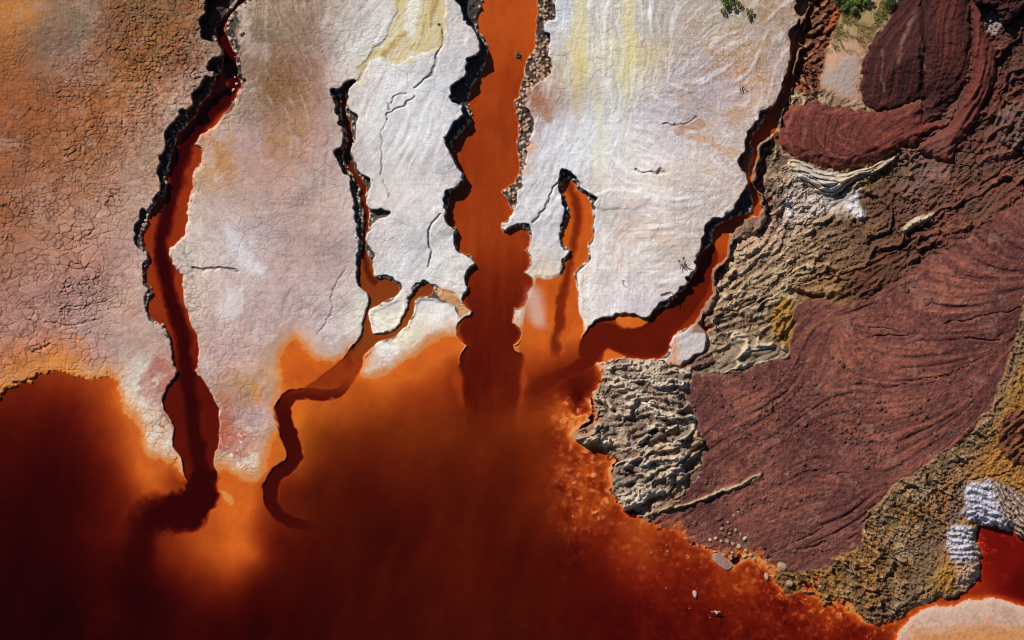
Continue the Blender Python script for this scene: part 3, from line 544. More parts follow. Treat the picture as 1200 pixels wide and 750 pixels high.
# open fissures and hollows
for pts, w, dp in [([(928,341),(942,345),(955,348),(966,346)], 4, .45), ([(1019,203),(1005,210),(992,219)], 2.5, .2), ([(960,331),(1000,318),(1040,300),(1075,277)], 1.6, .20), ([(905,345),(870,362),(840,370)], 1.8, .22), ([(930,338),(990,316),(1050,290),(1100,262)], 1.4, .16), ([(1090,265),(1120,243),(1160,222),(1200,205)], 1.6, .16), ([(1150,216),(1180,196),(1205,186)], 2, .2),
                   ([(767,477),(785,481),(808,487)], 3.2, .34), ([(744,514),(762,508),(781,502)], 3.0, .34), ([(752,521),(775,520),(800,517)], 3.0, .34), ([(772,553),(790,546),(808,534),(827,520)], 3.2, .36), ([(724,545),(738,538),(752,536)], 2, .2), ([(755,460),(775,463),(795,459)], 2.2, .22), ([(720,440),(742,446),(765,440)], 1.8, .2), ([(740,495),(757,493)], 2.5, .25),
                   ([(1088,262),(1075,270),(1060,276)], 2.5, .25), ([(1030,150+600),(1060,722),(1100,708)], 1.5, .1), ([(1062,575),(1075,572),(1080,578)], 3, .25), ([(1055,567),(1068,575)], 3, .22), ([(1085,560),(1094,570)], 3, .22), ([(1108,560),(1135,541),(1150,524)], 1.2, .12), ([(1137,563),(1165,557),(1185,551)], 1.6, .16), ([(1013,618),(1030,626),(1048,640)], 2, .18), ([(1010,612),(1022,604)], 2, .16), ([(1048,590),(1062,600)], 3, .2), ([(1015,635),(1035,648),(1055,660)], 2, .16),
                   ([(1100,300+20),(1128,326),(1150,330)], 1.4, .08), ([(1020,382),(1045,386),(1055,390)], 1.5, .09), ([(1025,394),(1055,394),(1080,393)], 1.5, .10), ([(1130,398),(1152,399),(1172,397)], 1.8, .12), ([(1105,379),(1140,374),(1168,366),(1195,360)], 1.6, .11), ([(1152,420),(1130,432),(1105,440),(1075,447),(1035,455)], 1.3, .10), ([(1140,345),(1165,345)], 1.4, .08), ([(905,650),(940,632),(970,615),(1000,600)], 1.3, .10), ([(936,645),(955,640),(968,633)], 3, .12), ([(940,545),(975,556),(1000,556)], 1.2, .07), ([(925,565),(942,580),(960,588)], 1.2, .07), ([(1000,520),(1040,506),(1075,495),(1110,480)], 1.0, .06)]:
    Hs -= sstep(w, w * .25, line(pts, 1)) * dp
wristF = sstep(0, 14, -dHill)

# ------------------------------------------------------------------ flats: cracked mud and skins of salt
polyF1, polyE, polyR = worley(U + 5.0 * W2x + 1.6 * W1x, V * 1.1 + 4.4 * W2y + 1.6 * W1y, 6.6, 10)
polF1, polE, polR = worley(U * 0.8 + 9 * noise(U, V, 40, 77), V * 1.15 + 9 * noise(U, V, 40, 78), 19.0, 12)
crk = idw([(30,60),(100,120),(60,200),(120,220),(60,300),(100,340),(40,380),(90,400),(160,120),(175,60),(200,30),(215,100),(160,250),(175,200),(150,330),(165,400),(210,60),(300,350),(270,250),(310,220),(320,340),(240,400),(400,300),(300,60),(450,200),(560,300),(700,200),(820,120),(20,20),(80,20)],
          [.45,.7,.95,.95,.9,.85,.9,.7,.9,1.0,.8,.8,.3,.4,.45,.15,1.0,.25,.15,.2,.3,.5,.15,.3,.06,.05,.03,.25,.25,.2], U, V)[0]
rough_nw = idw([(180,55),(215,85),(150,40),(215,30),(100,120),(60,300),(250,200),(330,80),(400,100),(20,20)], [1,.9,.6,.6,.35,.15,0,.25,0,.1], U, V)[0]
_b1, bE, bR = worley(U + 6 * W2x + 2 * W1x, V * 1.1 + 5 * W2y + 2 * W1y, 11.5, 21)
_ms = sstep(-0.15, 0.25, fbm(U, V, 70, 3, 70) + 0.002 * (V - 220))
polyE = mix(polyE, bE, _ms); polyR = np.where(_ms > 0.5, bR, polyR)
crk = crk * np.where(U < 250, np.clip(1.0 + 0.5 * fbm(U, V, 48, 3, 99), 0.65, 1.3), 1.0)
gap = sstep(1.6, 0.25, polyE * (0.8 + 0.5 * polyR) + 0.9 * np.clip(fbm(U, V, 14, 2, 86), -1, 1))
gap2 = sstep(1.5, 0.2, polE)
Hl = Hf.copy()
westflat = sstep(250, 225, U)
Hl += crk * (-0.045 * gap + 0.025 * (polyR - .5)) + crk * westflat * (-0.03 * gap2)
Hl += rough_nw * 0.05 * (ridged(U, V, 9, 3, 18) + 0.6 * fbm(U, V, 5, 2, 19))
Hl += 0.0022 * LM * PM + 0.006 * fbm(U, V, 9, 3, 20) + 0.02 * fbm(U, V, 60, 3, 23) + 0.004 * LCo * PM2
faint = sstep(1.1, 0.1, polE) * sstep(0.0, 0.5, fbm(U, V, 70, 2, 24) + 0.1)
Hl -= 0.012 * faint * sstep(230, 260, U)
RILLS = [([(516,30),(521,48),(511,64),(508,83),(495,94),(484,103)], 1.2, .10), ([(484,113),(474,120),(464,128),(455,133),(452,142)], 1.1, .09), ([(474,108),(463,113),(457,120),(456,128)], 1.0, .07), ([(452,142),(448,160),(446,180),(446,205)], .8, .05), ([(449,212),(455,225),(457,235)], .8, .05), ([(515,250),(505,262),(501,275),(502,288),(505,300),(500,312)], 1.3, .10), ([(406,315),(396,330),(390,345),(388,362),(384,378),(374,394)], .9, .05), ([(224,314),(245,315),(262,314),(280,318)], 1.5, .12), ([(745,198),(757,202),(768,205),(775,198)], 1.4, .10), ([(768,205),(777,201)], 1.8, .12), ([(655,215),(645,225),(640,240),(630,252),(622,262)], 1.3, .10), ([(776,146),(800,146),(818,135)], 1, .06), ([(775,344),(785,343)], 2, .1), ([(783,352),(790,350)], 1.2, .1), ([(795,307),(803,318)], 1, .08), ([(800,304),(806,317)], 1, .08), ([(731,330),(736,337)], 1.2, .07), ([(70,360),(90,357),(110,358),(125,352)], 1, .06), ([(55,378),(85,380),(118,375)], 1, .06), ([(40,414),(52,407),(60,402)], 1.4, .08)]
rillm = 0
for pts, w, dp in RILLS:
    m = sstep(w + .8, w * .3, line(pts, 1, 1)); rillm = np.maximum(rillm, m) if not np.isscalar(rillm) else m
    Hl -= m * dp
apron = inside(poly([(690,236),(702,226),(720,222),(740,225),(760,220),(764,232),(752,243),(735,246),(715,243),(700,244)], 1), 2)
Hl += apron * 0.05
Hfan = inside(dFan, 2)
Hl -= Hfan * 0.05
# soften towards the rim of a channel
drim = np.minimum(np.minimum(dWestR, dSecR), np.minimum(np.minimum(dMainR, dPokR), dEastR))
Hl += 0.03 * sstep(9, 1, drim) * sstep(330, 250, V) * fbm(U, V, 8, 2, 26)

H = mix(Hl, Hs, hillin)
# the flats thin out to nothing at the lake
softshore = (U > 132) * (dHill > -2)
H = np.where(softshore, np.minimum(H, 0.004 + 0.0022 * np.clip(dLake, 0, 60) + 0.0006 * np.clip(dLake, 0, 60) ** 1.6 + np.where(dLake > 55, 2.0, 0)), H)
# slumped clods between the rim and the waterline
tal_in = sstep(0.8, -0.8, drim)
tn = np.clip(1 - wF1b / 3.2, 0, 1)
wat = np.minimum(np.minimum(dWestW, np.where(V < 300, dSecL - 3.5, dSecW)), np.minimum(np.minimum(dMainW, dPokW), dEastW))
tal = 0.05 + 0.17 * tn * wRb * np.where((U > 592) & (U < 662), 1.0, sstep(6, 1, wat)) + 0.05 * np.clip(1 - wF1 / 5.5, 0, 1) * wR * (U > 592) * (U < 662) + 0.12 * sstep(0, 14, wat) + 0.10 * ridged(U, V, 8, 3, 57) * 0.6 + 0.05 * fbm(U, V, 9, 3, 27)
steep = sstep(0.5, -3.5, drim)
tal = np.minimum(tal, Hl)
H = mix(H, mix(np.maximum(tal, 0.55 * Hl * (1 - steep)), tal, steep), tal_in * (1 - hillin * sstep(0, -3, dHill)))

# ------------------------------------------------------------------ water cut
wm = np.where(U > 132, sstep(6, -7, dLake + 3 * fbm(U, V, 12, 3, 56)), inside(dLake, 3.0))
wm = np.maximum(wm, inside(dWestW, 1.2)); wm = np.maximum(wm, inside(dMainW, 1.2)); wm = np.maximum(wm, inside(dPokW, 1.2)); wm = np.maximum(wm, inside(dEastW, 1.2))
wm = np.maximum(wm, inside(dSecW, 1.0)); wm = np.maximum(wm, sstep(4.0, 2.2, dSecL)); wm = np.maximum(wm, inside(dShelf, 3) * sstep(312, 325, V))
wm = np.maximum(wm, inside(dEastC, 1.5) * (U < 720))
islands = inside(dSandbar + 3 * noise(U, V, 14, 63), 8) * 0.7
keep = inside(poly([(437,366),(452,360),(470,352),(472,360),(465,378),(452,389),(441,390),(437,378)], 0), 2)
keep2 = inside(poly([(505,352),(527,356),(536,376),(534,394),(520,394),(505,400),(490,415),(470,424),(455,436),(437,445),(426,440),(430,425),(436,411),(466,395),(483,381),(489,351)], 0), 2)
keep3 = inside(poly([(256,572),(266,577),(277,589),(270,594),(262,586)], 1), 3)
dep = mix(dep, np.minimum(dep, 0.003), islands)
wm = wm * (1 - keep) * (1 - keep2 * sstep(-3, 3, V - 0)) * (1 - keep3)
dep = mix(dep, 0.03, np.maximum(islands, 0) * 0)
Hbar = 0.02 + 0.03 * np.maximum(keep, np.maximum(keep2, keep3)) + 0.01 * fbm(U, V, 10, 3, 29)
H = mix(H, np.minimum(H, Hbar), np.maximum(keep2, np.maximum(keep3, keep)))
# spurs of the rock run on under the shallows and break the surface
spur = sstep(46, 2, dHill) * rub * (dBank > 14) * (1 - inside(dEastW, 6)) * sstep(425, 445, V)
dep = dep - spur * (0.05 * np.clip(mix(aO2, aridge(-18, 1.8, 9, 105), sstep(850, 900, U)) - 0.02, 0, 1) * 3.0 * sstep(-0.2, 0.5, fbm(U, V, 26, 3, 106) + 0.2))
H = mix(H, -dep + 0 * H, wm)
sb = sstep(10, -6, dBank)
H = mix(H, -0.05 + 0.20 * dome(dBank - 4, 40, .8) + 0.012 * fbm(U, V, 8, 3, 31) + 0.015 * np.clip(1 - wF1b / 3, 0, 1) * wRb, sb)
far = np.maximum(np.maximum(-90 - U, U - 1290), np.maximum(-90 - V, V - 840))
H = H.astype(np.float32)
# ------------------------------------------------------------------ pigment of every point (its own colour, plus shade painted in below the bank rims)
FC = [(30,10,190,122,60),(70,15,142,112,86),(60,50,128,98,76),(150,40,140,92,52),(220,30,146,98,58),(90,75,160,125,105),(20,85,155,92,52),(150,75,165,105,56),(180,90,175,116,66),(50,120,150,86,46),(120,120,166,100,55),(200,140,188,152,134),(225,95,180,140,118),(30,180,150,92,60),(100,170,166,112,76),(150,190,176,132,108),(20,240,146,94,66),(90,240,170,122,97),(150,260,182,148,128),(165,230,188,156,142),(30,320,166,120,100),(100,320,184,134,118),(140,350,186,152,137),(150,300,194,154,144),(20,390,176,126,114),(90,400,182,140,134),(150,400,182,152,142),(85,425,196,118,50),(60,430,200,120,50),(20,430,186,112,56),(130,425,178,140,130),(5,465,190,130,100),
 (290,20,172,152,132),(300,50,132,112,96),(330,20,150,130,106),(325,90,136,96,60),(320,110,140,100,66),(380,20,162,137,126),(290,110,166,142,127),(380,90,166,132,122),(262,187,186,138,90),(300,170,178,153,152),(330,170,166,122,86),(370,170,186,157,147),(270,230,197,178,168),(330,230,196,167,157),(380,240,196,177,167),(280,290,210,202,203),(330,300,192,168,162),(390,300,187,168,163),(250,330,208,193,183),(300,370,196,176,172),(350,370,190,172,170),(400,380,214,206,204),(280,430,196,167,157),(300,480,192,168,167),(240,400,192,165,157),(245,440,190,165,155),(262,490,180,108,82),(170,440,200,185,175),(165,460,210,196,182),(190,440,172,112,98),(185,480,178,130,112),(175,510,214,200,186),(285,510,184,114,88),(300,535,196,158,140),(300,500,190,165,160),(285,535,205,180,165),(270,520,176,100,75),(290,450,185,145,100),(312,470,195,160,150),(325,440,195,165,150),
 (430,60,214,212,206),(440,150,212,209,206),(500,150,208,206,206),(520,100,198,198,202),(470,240,207,198,192),(500,300,214,212,210),(450,290,210,203,200),(540,280,212,207,203),(470,320,212,209,207),(455,375,238,226,196),(510,370,226,224,216),(450,430,217,214,212),(520,30,192,187,180),(400,40,190,182,176),(487,345,225,215,200),(500,390,225,214,195),(480,415,228,208,180),
 (655,30,197,200,204),(680,60,208,192,142),(710,60,206,202,182),(735,60,206,194,144),(770,30,172,162,152),(800,60,172,152,138),(850,20,166,150,120),(870,80,172,127,86),(910,20,156,127,92),(900,70,162,137,122),(830,110,150,130,127),(780,120,187,178,178),(700,130,208,208,207),(655,150,206,206,212),(640,200,206,202,204),(740,190,217,212,207),(860,140,188,164,146),(850,190,192,172,162),(760,240,207,193,183),(830,230,197,182,172),(780,290,203,184,168),(720,330,217,207,202),(650,290,207,202,204),(760,330,212,202,200),(700,280,214,206,200),(740,250,200,180,165),(640,325,225,200,170),(690,370,225,215,205),(625,125,165,112,80)]
Uc = U + 15 * fbm(U, V, 44, 5, 50, .62); Vc = V + 15 * fbm(U, V, 44, 5, 51, .62)
FC += [(702,440,150,120,90),(690,470,160,110,80),(700,500,170,110,70),(715,560,150,110,80),(720,600,160,110,80),(800,645,150,90,60),(900,690,150,90,60)]
Uc = Uc + 4 * fbm(U, V, 8, 3, 38); Vc = Vc + 4 * fbm(U, V, 8, 3, 39)
flat = np.clip(np.stack(rbf([p[:2] for p in FC], [lin(p[2:5]) for p in FC], Uc, Vc, 8.0, 2e-4), -1), 0.02, 0.8)
def tint(col, m, a=1.0):
    global PIG
    m = np.clip(m * a, 0, 1)[..., None]
    PIG = PIG * (1 - m) + m * C(*col)
def shade(f):
    global PIG
    PIG = PIG * f[..., None]
PIG = flat * np.float32([1.0, 0.985, 0.94])
mott = fbm(U, V, 22, 4, 52); mott2 = fbm(U, V, 7, 3, 53); mott3 = fbm(U, V, 90, 3, 54)
FF = fbm(U, V, 3.2, 2, 87)
shade(1 + 0.11 * mott + 0.10 * mott2 + 0.02 * LM * PM + 0.10 * FF * (0.4 + 0.6 * (U < 260)))
shade(1 + crk * westflat * 0.34 * (polyR - .5))
# west flat: rusty clots and pinkish grey patches, mineral-lined joints
tint((146,78,36), crk * westflat * sstep(0.0, 0.5, mott + 0.5 * mott2) * sstep(400, 150, V), 0.65)
tint((186,148,130), westflat * sstep(0.2, 0.8, fbm(U, V, 30, 4, 55)), 0.35)
tint((84,50,36), crk * gap * westflat, 0.6)
tint((120,80,62), crk * gap2 * westflat, 0.35)
tint((110,78,60), crk * gap * sstep(235, 260, U), 0.35)
tint((132,104,92), faint * sstep(230, 260, U), 0.45)
f9, e9, r9 = worley(U + 4 * W2x + 1.5 * W1x, V + 4 * W2y + 1.5 * W1y, 9.0, 61)
tint((150,126,116), sstep(0.9, 0.1, e9) * sstep(230, 260, U) * sstep(0.05, 0.5, fbm(U, V, 50, 3, 62)), 0.45)
tint((92,58,34), rough_nw * sstep(0.2, 0.8, ridged(U, V, 8, 3, 56)), 0.45)
PIG = PIG * (1 - (sstep(232, 250, U) * sstep(425, 400, U) * sstep(120, 200, V))[..., None] * np.float32([0.07, 0.14, 0.13]))
PIG = PIG * (1 - (westflat * sstep(230, 60, V))[..., None] * np.float32([0.12, 0.08, 0.02]))
# salt skins and stream stains on the white flats
white_m = sstep(400, 440, U) * (1 - hillin)
swirl = fbm(U + 22 * fbm(U, V, 60, 3, 75), V + 22 * fbm(U, V, 60, 3, 76), 42, 4, 74, .6)
skin = sstep(0.055, 0.0, np.abs(((swirl * 3.2) % 1.0) - 0.5)) * np.clip(PM2, 0, 1)
edge_l = ((swirl * 3.2) % 1.0)
tint((232,230,224), white_m * skin, 0.45)
tint((176,160,156), white_m * sstep(0.10, 0.0, np.abs(edge_l - 0.58)) * np.clip(PM, 0, 1), 0.35)
tint((196,184,188), white_m * sstep(0.5, 1.0, edge_l), 0.40)
tint((176,152,140), sstep(232, 250, U) * sstep(430, 405, U) * (1 - hillin) * sstep(0.10, 0.0, np.abs(edge_l - 0.5)), 0.3)
tint((112,82,58), sstep(240, 262, U) * sstep(395, 360, U) * sstep(170, 60, V) * sstep(0.3, 1.6, -LF + 0.5 * LM), 0.55)
tint((196,172,156), sstep(240, 262, U) * sstep(395, 360, U) * sstep(230, 120, V) * sstep(0.8, 2.0, LM), 0.4)
tint((172,160,160), white_m * sstep(0.5, 1.8, -LF) * (0.3 + PM2), 0.26)
tint((236,234,230), white_m * sstep(0.7, 2.0, LF) * PM, 0.30)
tint((172,128,96), sstep(690, 730, U) * white_m * sstep(0.5, 1.5, LM - LF * .3 + 0.8 * fbm(U, V, 50, 3, 97)) * sstep(0, .5, fbm(U, V, 80, 2, 98)), 0.4)
tint((226,224,222), white_m * sstep(0.6, 1.8, LCo), 0.35)
tint((230,226,220), white_m * sstep(0.9, 2.0, LM) * PM2, 0.35)
tint((170,154,150), white_m * sstep(0.9, 2.0, -LM) * PM, 0.28)
tint((178,160,152), white_m * sstep(0.6, 2.0, -LCo), 0.40)
tint((186,172,178), white_m * sstep(0.3, 0.9, fbm(U, V, 36, 3, 57)), 0.35)
tint((190,166,140), sstep(670, 700, U) * white_m * sstep(0.25, 0.8, fbm(U, V, 44, 3, 58)), 0.4)
tint((206,190,182), sstep(230, 250, U) * sstep(430, 400, U) * sstep(0.3, 0.8, fbm(U, V, 26, 4, 59)), 0.35)
tint((132,98,72), sstep(240, 260, U) * sstep(400, 370, U) * sstep(190, 60, V) * sstep(0.0, 0.7, ridged(U, V, 18, 4, 88) * 0.7 + 0.5 * LCo * 0.4), 0.45)
tint((216,210,210), inside(poly([(262,262),(274,258),(282,280),(292,300),(308,312),(312,330),(298,322),(280,310),(266,290)], 2), 5), 0.7)
tint((215,210,208), inside(poly([(268,335),(290,345),(285,365),(265,385),(255,360)], 2), 6), 0.5)
fanm = inside(dFan + 3 * mott2, 7)
tint((198,176,112), fanm * (0.55 + 0.45 * sstep(-0.5, 0.5, LM)), 0.9)
tint((160,128,62), fanm * sstep(0.2, 1.4, LCo + mott), 0.75)
tint((216,210,196), inside(poly([(478,-10),(490,-10),(492,30),(484,50),(476,40)], 2), 4), 0.8)
for (x, y0, y1, w, c, a) in [(681,-30,120,13,(206,188,128),.75),(735,-30,100,12,(208,192,132),.75),(676,60,150,6,(206,190,140),.5),(701,110,220,8,(218,208,166),.5),(712,140,250,6,(220,208,170),.45),(735,90,150,6,(206,196,150),.4)]:
    tint(c, sstep(w, w * .3, np.abs(U - x + 4 * noise(U, V, 30, 61) + 2 * W2x)) * sstep(y0 - 10, y0 + 10, V) * sstep(y1 + 25, y1 - 25, V), a * 0.8)
tint((120,90,76), rillm if not np.isscalar(rillm) else 0 * U, 0.6)
for pts, c, a in [([(790,152),(806,140),(826,138),(832,152),(812,158),(796,157)], (158,112,76), .8), ([(806,160),(826,160),(850,168),(866,182),(852,180),(828,170)], (186,140,96), .8), ([(850,130),(868,124),(876,140),(864,150),(852,146)], (180,132,92), .7), ([(620,112),(630,102),(638,118),(644,140),(640,146),(630,130)], (166,112,78), .9), ([(252,180),(264,174),(274,184),(270,202),(254,204),(250,194)], (176,122,76), .8), ([(150,355),(160,350),(160,375),(152,378)], (190,140,112), .6),
                  ([(180,425),(196,420),(200,436),(190,448),(188,462),(176,470),(164,464),(166,440)], (168,104,90), .75), ([(254,462),(264,458),(270,474),(268,494),(258,498)], (178,108,82), .8), ([(262,505),(285,498),(302,505),(300,525),(282,540),(264,528)], (178,108,84), .7), ([(283,385),(289,384),(288,400),(284,402)], (190,130,90), .7), ([(292,440),(300,435),(306,455),(304,472),(296,462)], (200,130,66), .7), ([(610,170),(622,164),(630,172),(620,182)], (205,150,105), .8), ([(612,186),(622,190),(622,210),(612,206)], (205,160,110), .7)]:
    tint(c, inside(poly(pts, 2) + 2.5 * mott2, 1.6) * (0.75 + 0.35 * LM * .4 + 0.2 * mott2), a)
tint((226,222,214), sstep(230, 250, U) * sstep(320, 300, U) * sstep(495, 520, V) * sstep(0.1, 0.5, fbm(U, V, 9, 3, 62)), 0.7)
tint((222,214,200), sstep(150, 165, U) * sstep(205, 195, U) * sstep(430, 450, V) * sstep(0.0, 0.5, fbm(U, V, 10, 3, 63)), 0.6)
PIG = PIG * (1 + white_m[..., None] * np.float32([0.045, 0.055, 0.085]))
# hill pigments
HC = [(890,190,110,88,66),(900,230,122,98,80),(880,270,176,142,118),(930,240,186,160,142),(870,310,172,142,112),(850,350,150,122,92),(900,330,168,140,108),(940,310,160,128,92),(900,370,130,106,78),(830,375,140,112,92),(985,290,140,108,74),(1020,280,110,78,54),(1000,310,120,86,56),(960,340,130,90,50),(1040,300,98,58,42),(1020,330,90,48,36),(1060,220,112,78,70),(1090,200,142,114,104),(1075,195,128,94,84),(1040,230,100,62,52),(1060,250,96,56,48),(1100,240,116,78,62),(1120,220,112,70,54),(1030,205,150,118,62),(1050,190,150,122,74),(1150,200,116,72,56),(1150,170,98,52,46),(1180,220,110,60,42),(1180,100,78,38,34),(1180,60,70,34,30),(1150,110,84,42,36),(1160,150,100,60,52),(1190,190,112,76,66),(1190,160,100,74,66),(1120,270,100,52,40),(940,130,120,78,52),(960,118,168,140,112),(920,150,110,56,44)]
hillc = np.stack(idw([p[:2] for p in HC], [lin(p[2:5]) for p in HC], U + 6 * W2x + 8 * fbm(U, V, 30, 3, 64), V + 6 * W2y + 8 * fbm(U, V, 30, 3, 65), power=4.5, eps=10), -1)
hillc = hillc * (1 + 0.16 * mott + 0.12 * mott2 + 0.10 * LM)[..., None]
PIG = PIG * (1 - hillin[..., None]) + hillc * hillin[..., None]
cw = crust
tint((102,54,46), cw * sstep(1040, 1100, U) * sstep(300, 240, V) * (0.7 + 0.3 * mott2), 0.6)
tint((92,66,50), cw * sstep(-0.14, -0.34, aC), 0.5); tint((214,188,152), cw * sstep(0.02, 0.3, aC) * sstep(1010, 930, U + 0.3 * (V - 280)), 0.5); tint((150,96,66), cw * sstep(0.02, 0.3, aC) * sstep(990, 1040, U), 0.4)
tint((205,180,150), cw * sstep(0.3, 1.5, LM + 0.6 * LK) * sstep(1010, 930, U), 0.45)
tint((84,60,44), cw * np.clip(crack_big + 0.5 * crack_sm, 0, 1), 0.45)
tint((205,192,184), mCW * (0.75 + 0.25 * mott2), 0.75)
tint((212,208,212), inside(poly([(985,238),(1008,222),(1008,244),(1013,256),(1005,258),(996,246)], 1), 3) + inside(poly([(920,240),(930,236),(932,252),(922,258)], 1), 4), 0.8)
tint((150,118,88), mCW * sstep(0.2, 1, ridged(U, V, 14, 3, 66)), 0.55)
# red slope
tint((106,59,52), mRed, 1.0)
redv = fbm(U, V, 60, 3, 67)
tint((140,80,62), mRed * sstep(-0.1, 1.2, redv + 0.5 * LB), 0.75)
tint((82,40,37), mRed * sstep(0.0, 1.3, -redv - 0.35 * mott - 0.5 * LB), 0.65)
tint((154,92,70), mRed * sstep(0.8, 2.4, LL) * (0.1 + 0.7 * PM), 0.24)
tint((62,28,28), mRed * np.maximum(ledges * PM, ledges2), 0.5)
tint((156,92,70), mRed * sstep(0.3, 0.9, fbm(U, V, 26, 4, 79)) * sstep(0.0, 0.6, redv + 0.3), 0.5)
shade(1 + mRed * (0.22 * FF + 0.20 * mott2))
clod = sstep(0.15, 0.6, fbm(U, V, 40, 3, 60) + 0.3) * mRed
tint((128,86,72), clod * sstep(0.5, 0.95, wRb) * sstep(3.0, 1.0, wF1b), 0.55); tint((70,38,34), clod * sstep(0.35, 0.1, wRb) * sstep(3.0, 1.0, wF1b), 0.5)
tint((92,52,48), mRed * sstep(560, 640, V) * sstep(1020, 960, U), 0.35)
tint((120,84,72), mRed * sstep(0.55, 0.95, fbm(U, V, 16, 3, 68)) * sstep(420, 470, V), 0.45)
tint((150,112,96), mRed * sstep(0.6, 0.9, fbm(U, V, 12, 3, 69)), 0.35)
for pts, w, c in [([(905,590),(912,603),(925,612),(945,613),(958,610)], 3, (120,88,78)), ([(915,585),(907,575),(905,560)], 2, (108,76,68)), ([(990,560),(1003,570)], 2, (150,110,100)), ([(1066,337),(1075,345),(1080,352)], 5, (140,100,88)), ([(1080,345),(1095,352),(1100,358)], 4, (120,86,78)), ([(980,560),(950,545)], 1, (120,80,66)), ([(935,400),(950,385),(968,375),(990,370)], 3, (150,90,66)), ([(975,410),(985,422),(988,432)], 5, (150,96,66)), ([(1085,440),(1100,440)], 5, (160,94,66)), ([(1100,315),(1105,330)], 4, (140,86,60)), ([(795,566),(805,560),(812,564),(818,558)], 1.2, (190,160,150)), ([(1040,215+80),(1000,320),(990,335)], 2, (120,64,44))]:
    tint(c, sstep(w + 1.5, w * .3, line(pts, 1)) * (0.6 + 0.5 * mott2), 0.8)
tint((176,90,44), mRed * sstep(-14, 0, dHill + 8 * mott), 0.8)
tint((86,62,50), lumps * sstep(0.55, 0.9, wRb), 0.5)
# mound, lobe and ledge
tint((58,25,23), mMound, 1.0)
tint((82,37,31), mMound * sstep(0.0, 1.4, LB + 0.4 * mott), 0.8); tint((34,16,17), mMound * sstep(0.8, 2.0, -LL), 0.5)
tint((40,18,19), mMound * sstep(0.2, 1.0, mott + 0.5 * mott2), 0.5)
shade(1 + mMound * (0.25 * FF + 0.15 * mott2))
tint((98,44,36), mMound * sstep(1092, 1100, U) * sstep(1128, 1120, U) * sstep(100, 50, V), 0.7)
for pts, w in [([(1035,60),(1034,80),(1035,95),(1038,108)], 1.2), ([(1075,10),(1062,32),(1055,50),(1053,70)], 3), ([(1078,45),(1082,60),(1084,80)], 2), ([(1100,132),(1090,140)], 3)]:
    tint((132,92,80), sstep(w + 1.2, w * .2, line(pts, 1)) * (0.5 + 0.5 * sstep(-.2, .5, mott2)), 0.6)
tint((100,46,38), mLobe, 1.0)
arcs = np.sin((np.hypot(U - 1010, (V - 155) * 1.6) + 6 * W2x + 4 * mott) * 2 * math.pi / 17)
tint((140,84,74), mLobe * sstep(0.6, 1.0, arcs) * sstep(1015, 990, U), 0.55)
tint((132,66,50), mLobe * sstep(-0.2, 0.9, mott + 0.3 * LM) * sstep(940, 1000, U), 0.6)
tint((78,34,32), mLobe * sstep(0.2, 1.2, mott2 + 0.3 * mott - 0.4 * LL), 0.5)
shade(1 + mLobe * 0.25 * FF)
tint((150,76,46), mLobe * sstep(-8, -1, dLobe) * sstep(950, 930, U), 0.5)
tint((92,42,34), mLedge * (1 - mLobe), 0.85)
tint((120,60,42), mLedge * sstep(0.2, 1.4, LB + 0.4 * LL), 0.5)
tint((56,24,24), mNE, 0.9)
tint((160,148,150), pit, 0.7)
tint((104,74,66), mBoul, 0.8); tint((150,120,110), mBoul * sstep(0.8, 2, LM), 0.5)
# outcrops
tint((184,164,142), mOut, 1.0)
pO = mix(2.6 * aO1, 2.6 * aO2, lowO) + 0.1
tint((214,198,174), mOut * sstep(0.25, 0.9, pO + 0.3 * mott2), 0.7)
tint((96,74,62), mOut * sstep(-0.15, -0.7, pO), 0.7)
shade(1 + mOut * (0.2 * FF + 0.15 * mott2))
tint((150,104,84), mOut * sstep(0.2, 0.8, mott3 + 0.5 * mott), 0.4)
tint((170,130,72), mOut * sstep(806, 818, U) * sstep(500, 510, V), 0.7)
tint((150,100,60), mOut * sstep(720, 690, U), 0.45)
tint((200,178,148), mPale, 1.0); tint((96,72,56), mPale * sstep(-0.05, -0.3, aO2), 0.7)
tint((116,84,74), mKnob, 1.0)
tint((188,178,174), mGrey * (0.9 + 0.1 * mott2), 1.0); tint((206,128,50), mGrey * sstep(800, 786, U + 4 * mott), 0.9)
# golden bank
tint((150,104,44), mGold, 1.0)
tint((176,126,56), mGold * sstep(-0.1, 1.2, LK + mott), 0.65)
tint((112,76,44), mGold * sstep(0.2, 1.4, -LK + mott3), 0.6)
tint((150,122,92), lowgold * sstep(-0.5, 0.5, mott + 0.6 - 0.012 * (1090 - U)), 0.85)
tint((176,146,112), lowgold * sstep(0.05, 0.35, aG), 0.65); tint((84,60,46), lowgold * sstep(-0.12, -0.32, aG), 0.55)
tint((78,58,46), lowgold * sstep(1.3, 0.3, eD), 0.5)
tint((160,104,50), mGold * inside(poly([(1110,560),(1150,520),(1170,500),(1172,530),(1185,550),(1130,562),(1115,620),(1085,600)], 2), 12), 0.5)
tint((120,92,78), inside(poly([(1113,580),(1122,560),(1130,566),(1128,612),(1108,612)], 1), 3), 0.8)
tint((160,128,108), mGold * sstep(-12, -3, dHill) * sstep(1095, 1110, U) * sstep(620, 640, V), 0.7)
tint((178,96,40), mGold * sstep(-10, -1, dHill) * sstep(1010, 980, U), 0.8)
tint((160,116,50), mGoldP, 0.95); tint((112,76,36), mGoldP * sstep(0.3, 1.2, LK), 0.6)
tint((96,50,40), mBlob * (0.8 + 0.2 * mott2), 1.0)
tint((178,174,184), mWS * sstep(1178, 1168, U - 0.35 * (V - 590)), 0.95)
tint((138,112,94), mWS * sstep(1162, 1178, U - 0.35 * (V - 590)), 0.9)
tint((104,96,110), mWS * sstep(0.2, 0.9, -st), 0.65); tint((192,176,158), mWS * sstep(0.3, 1.0, st) * wsr, 0.5)
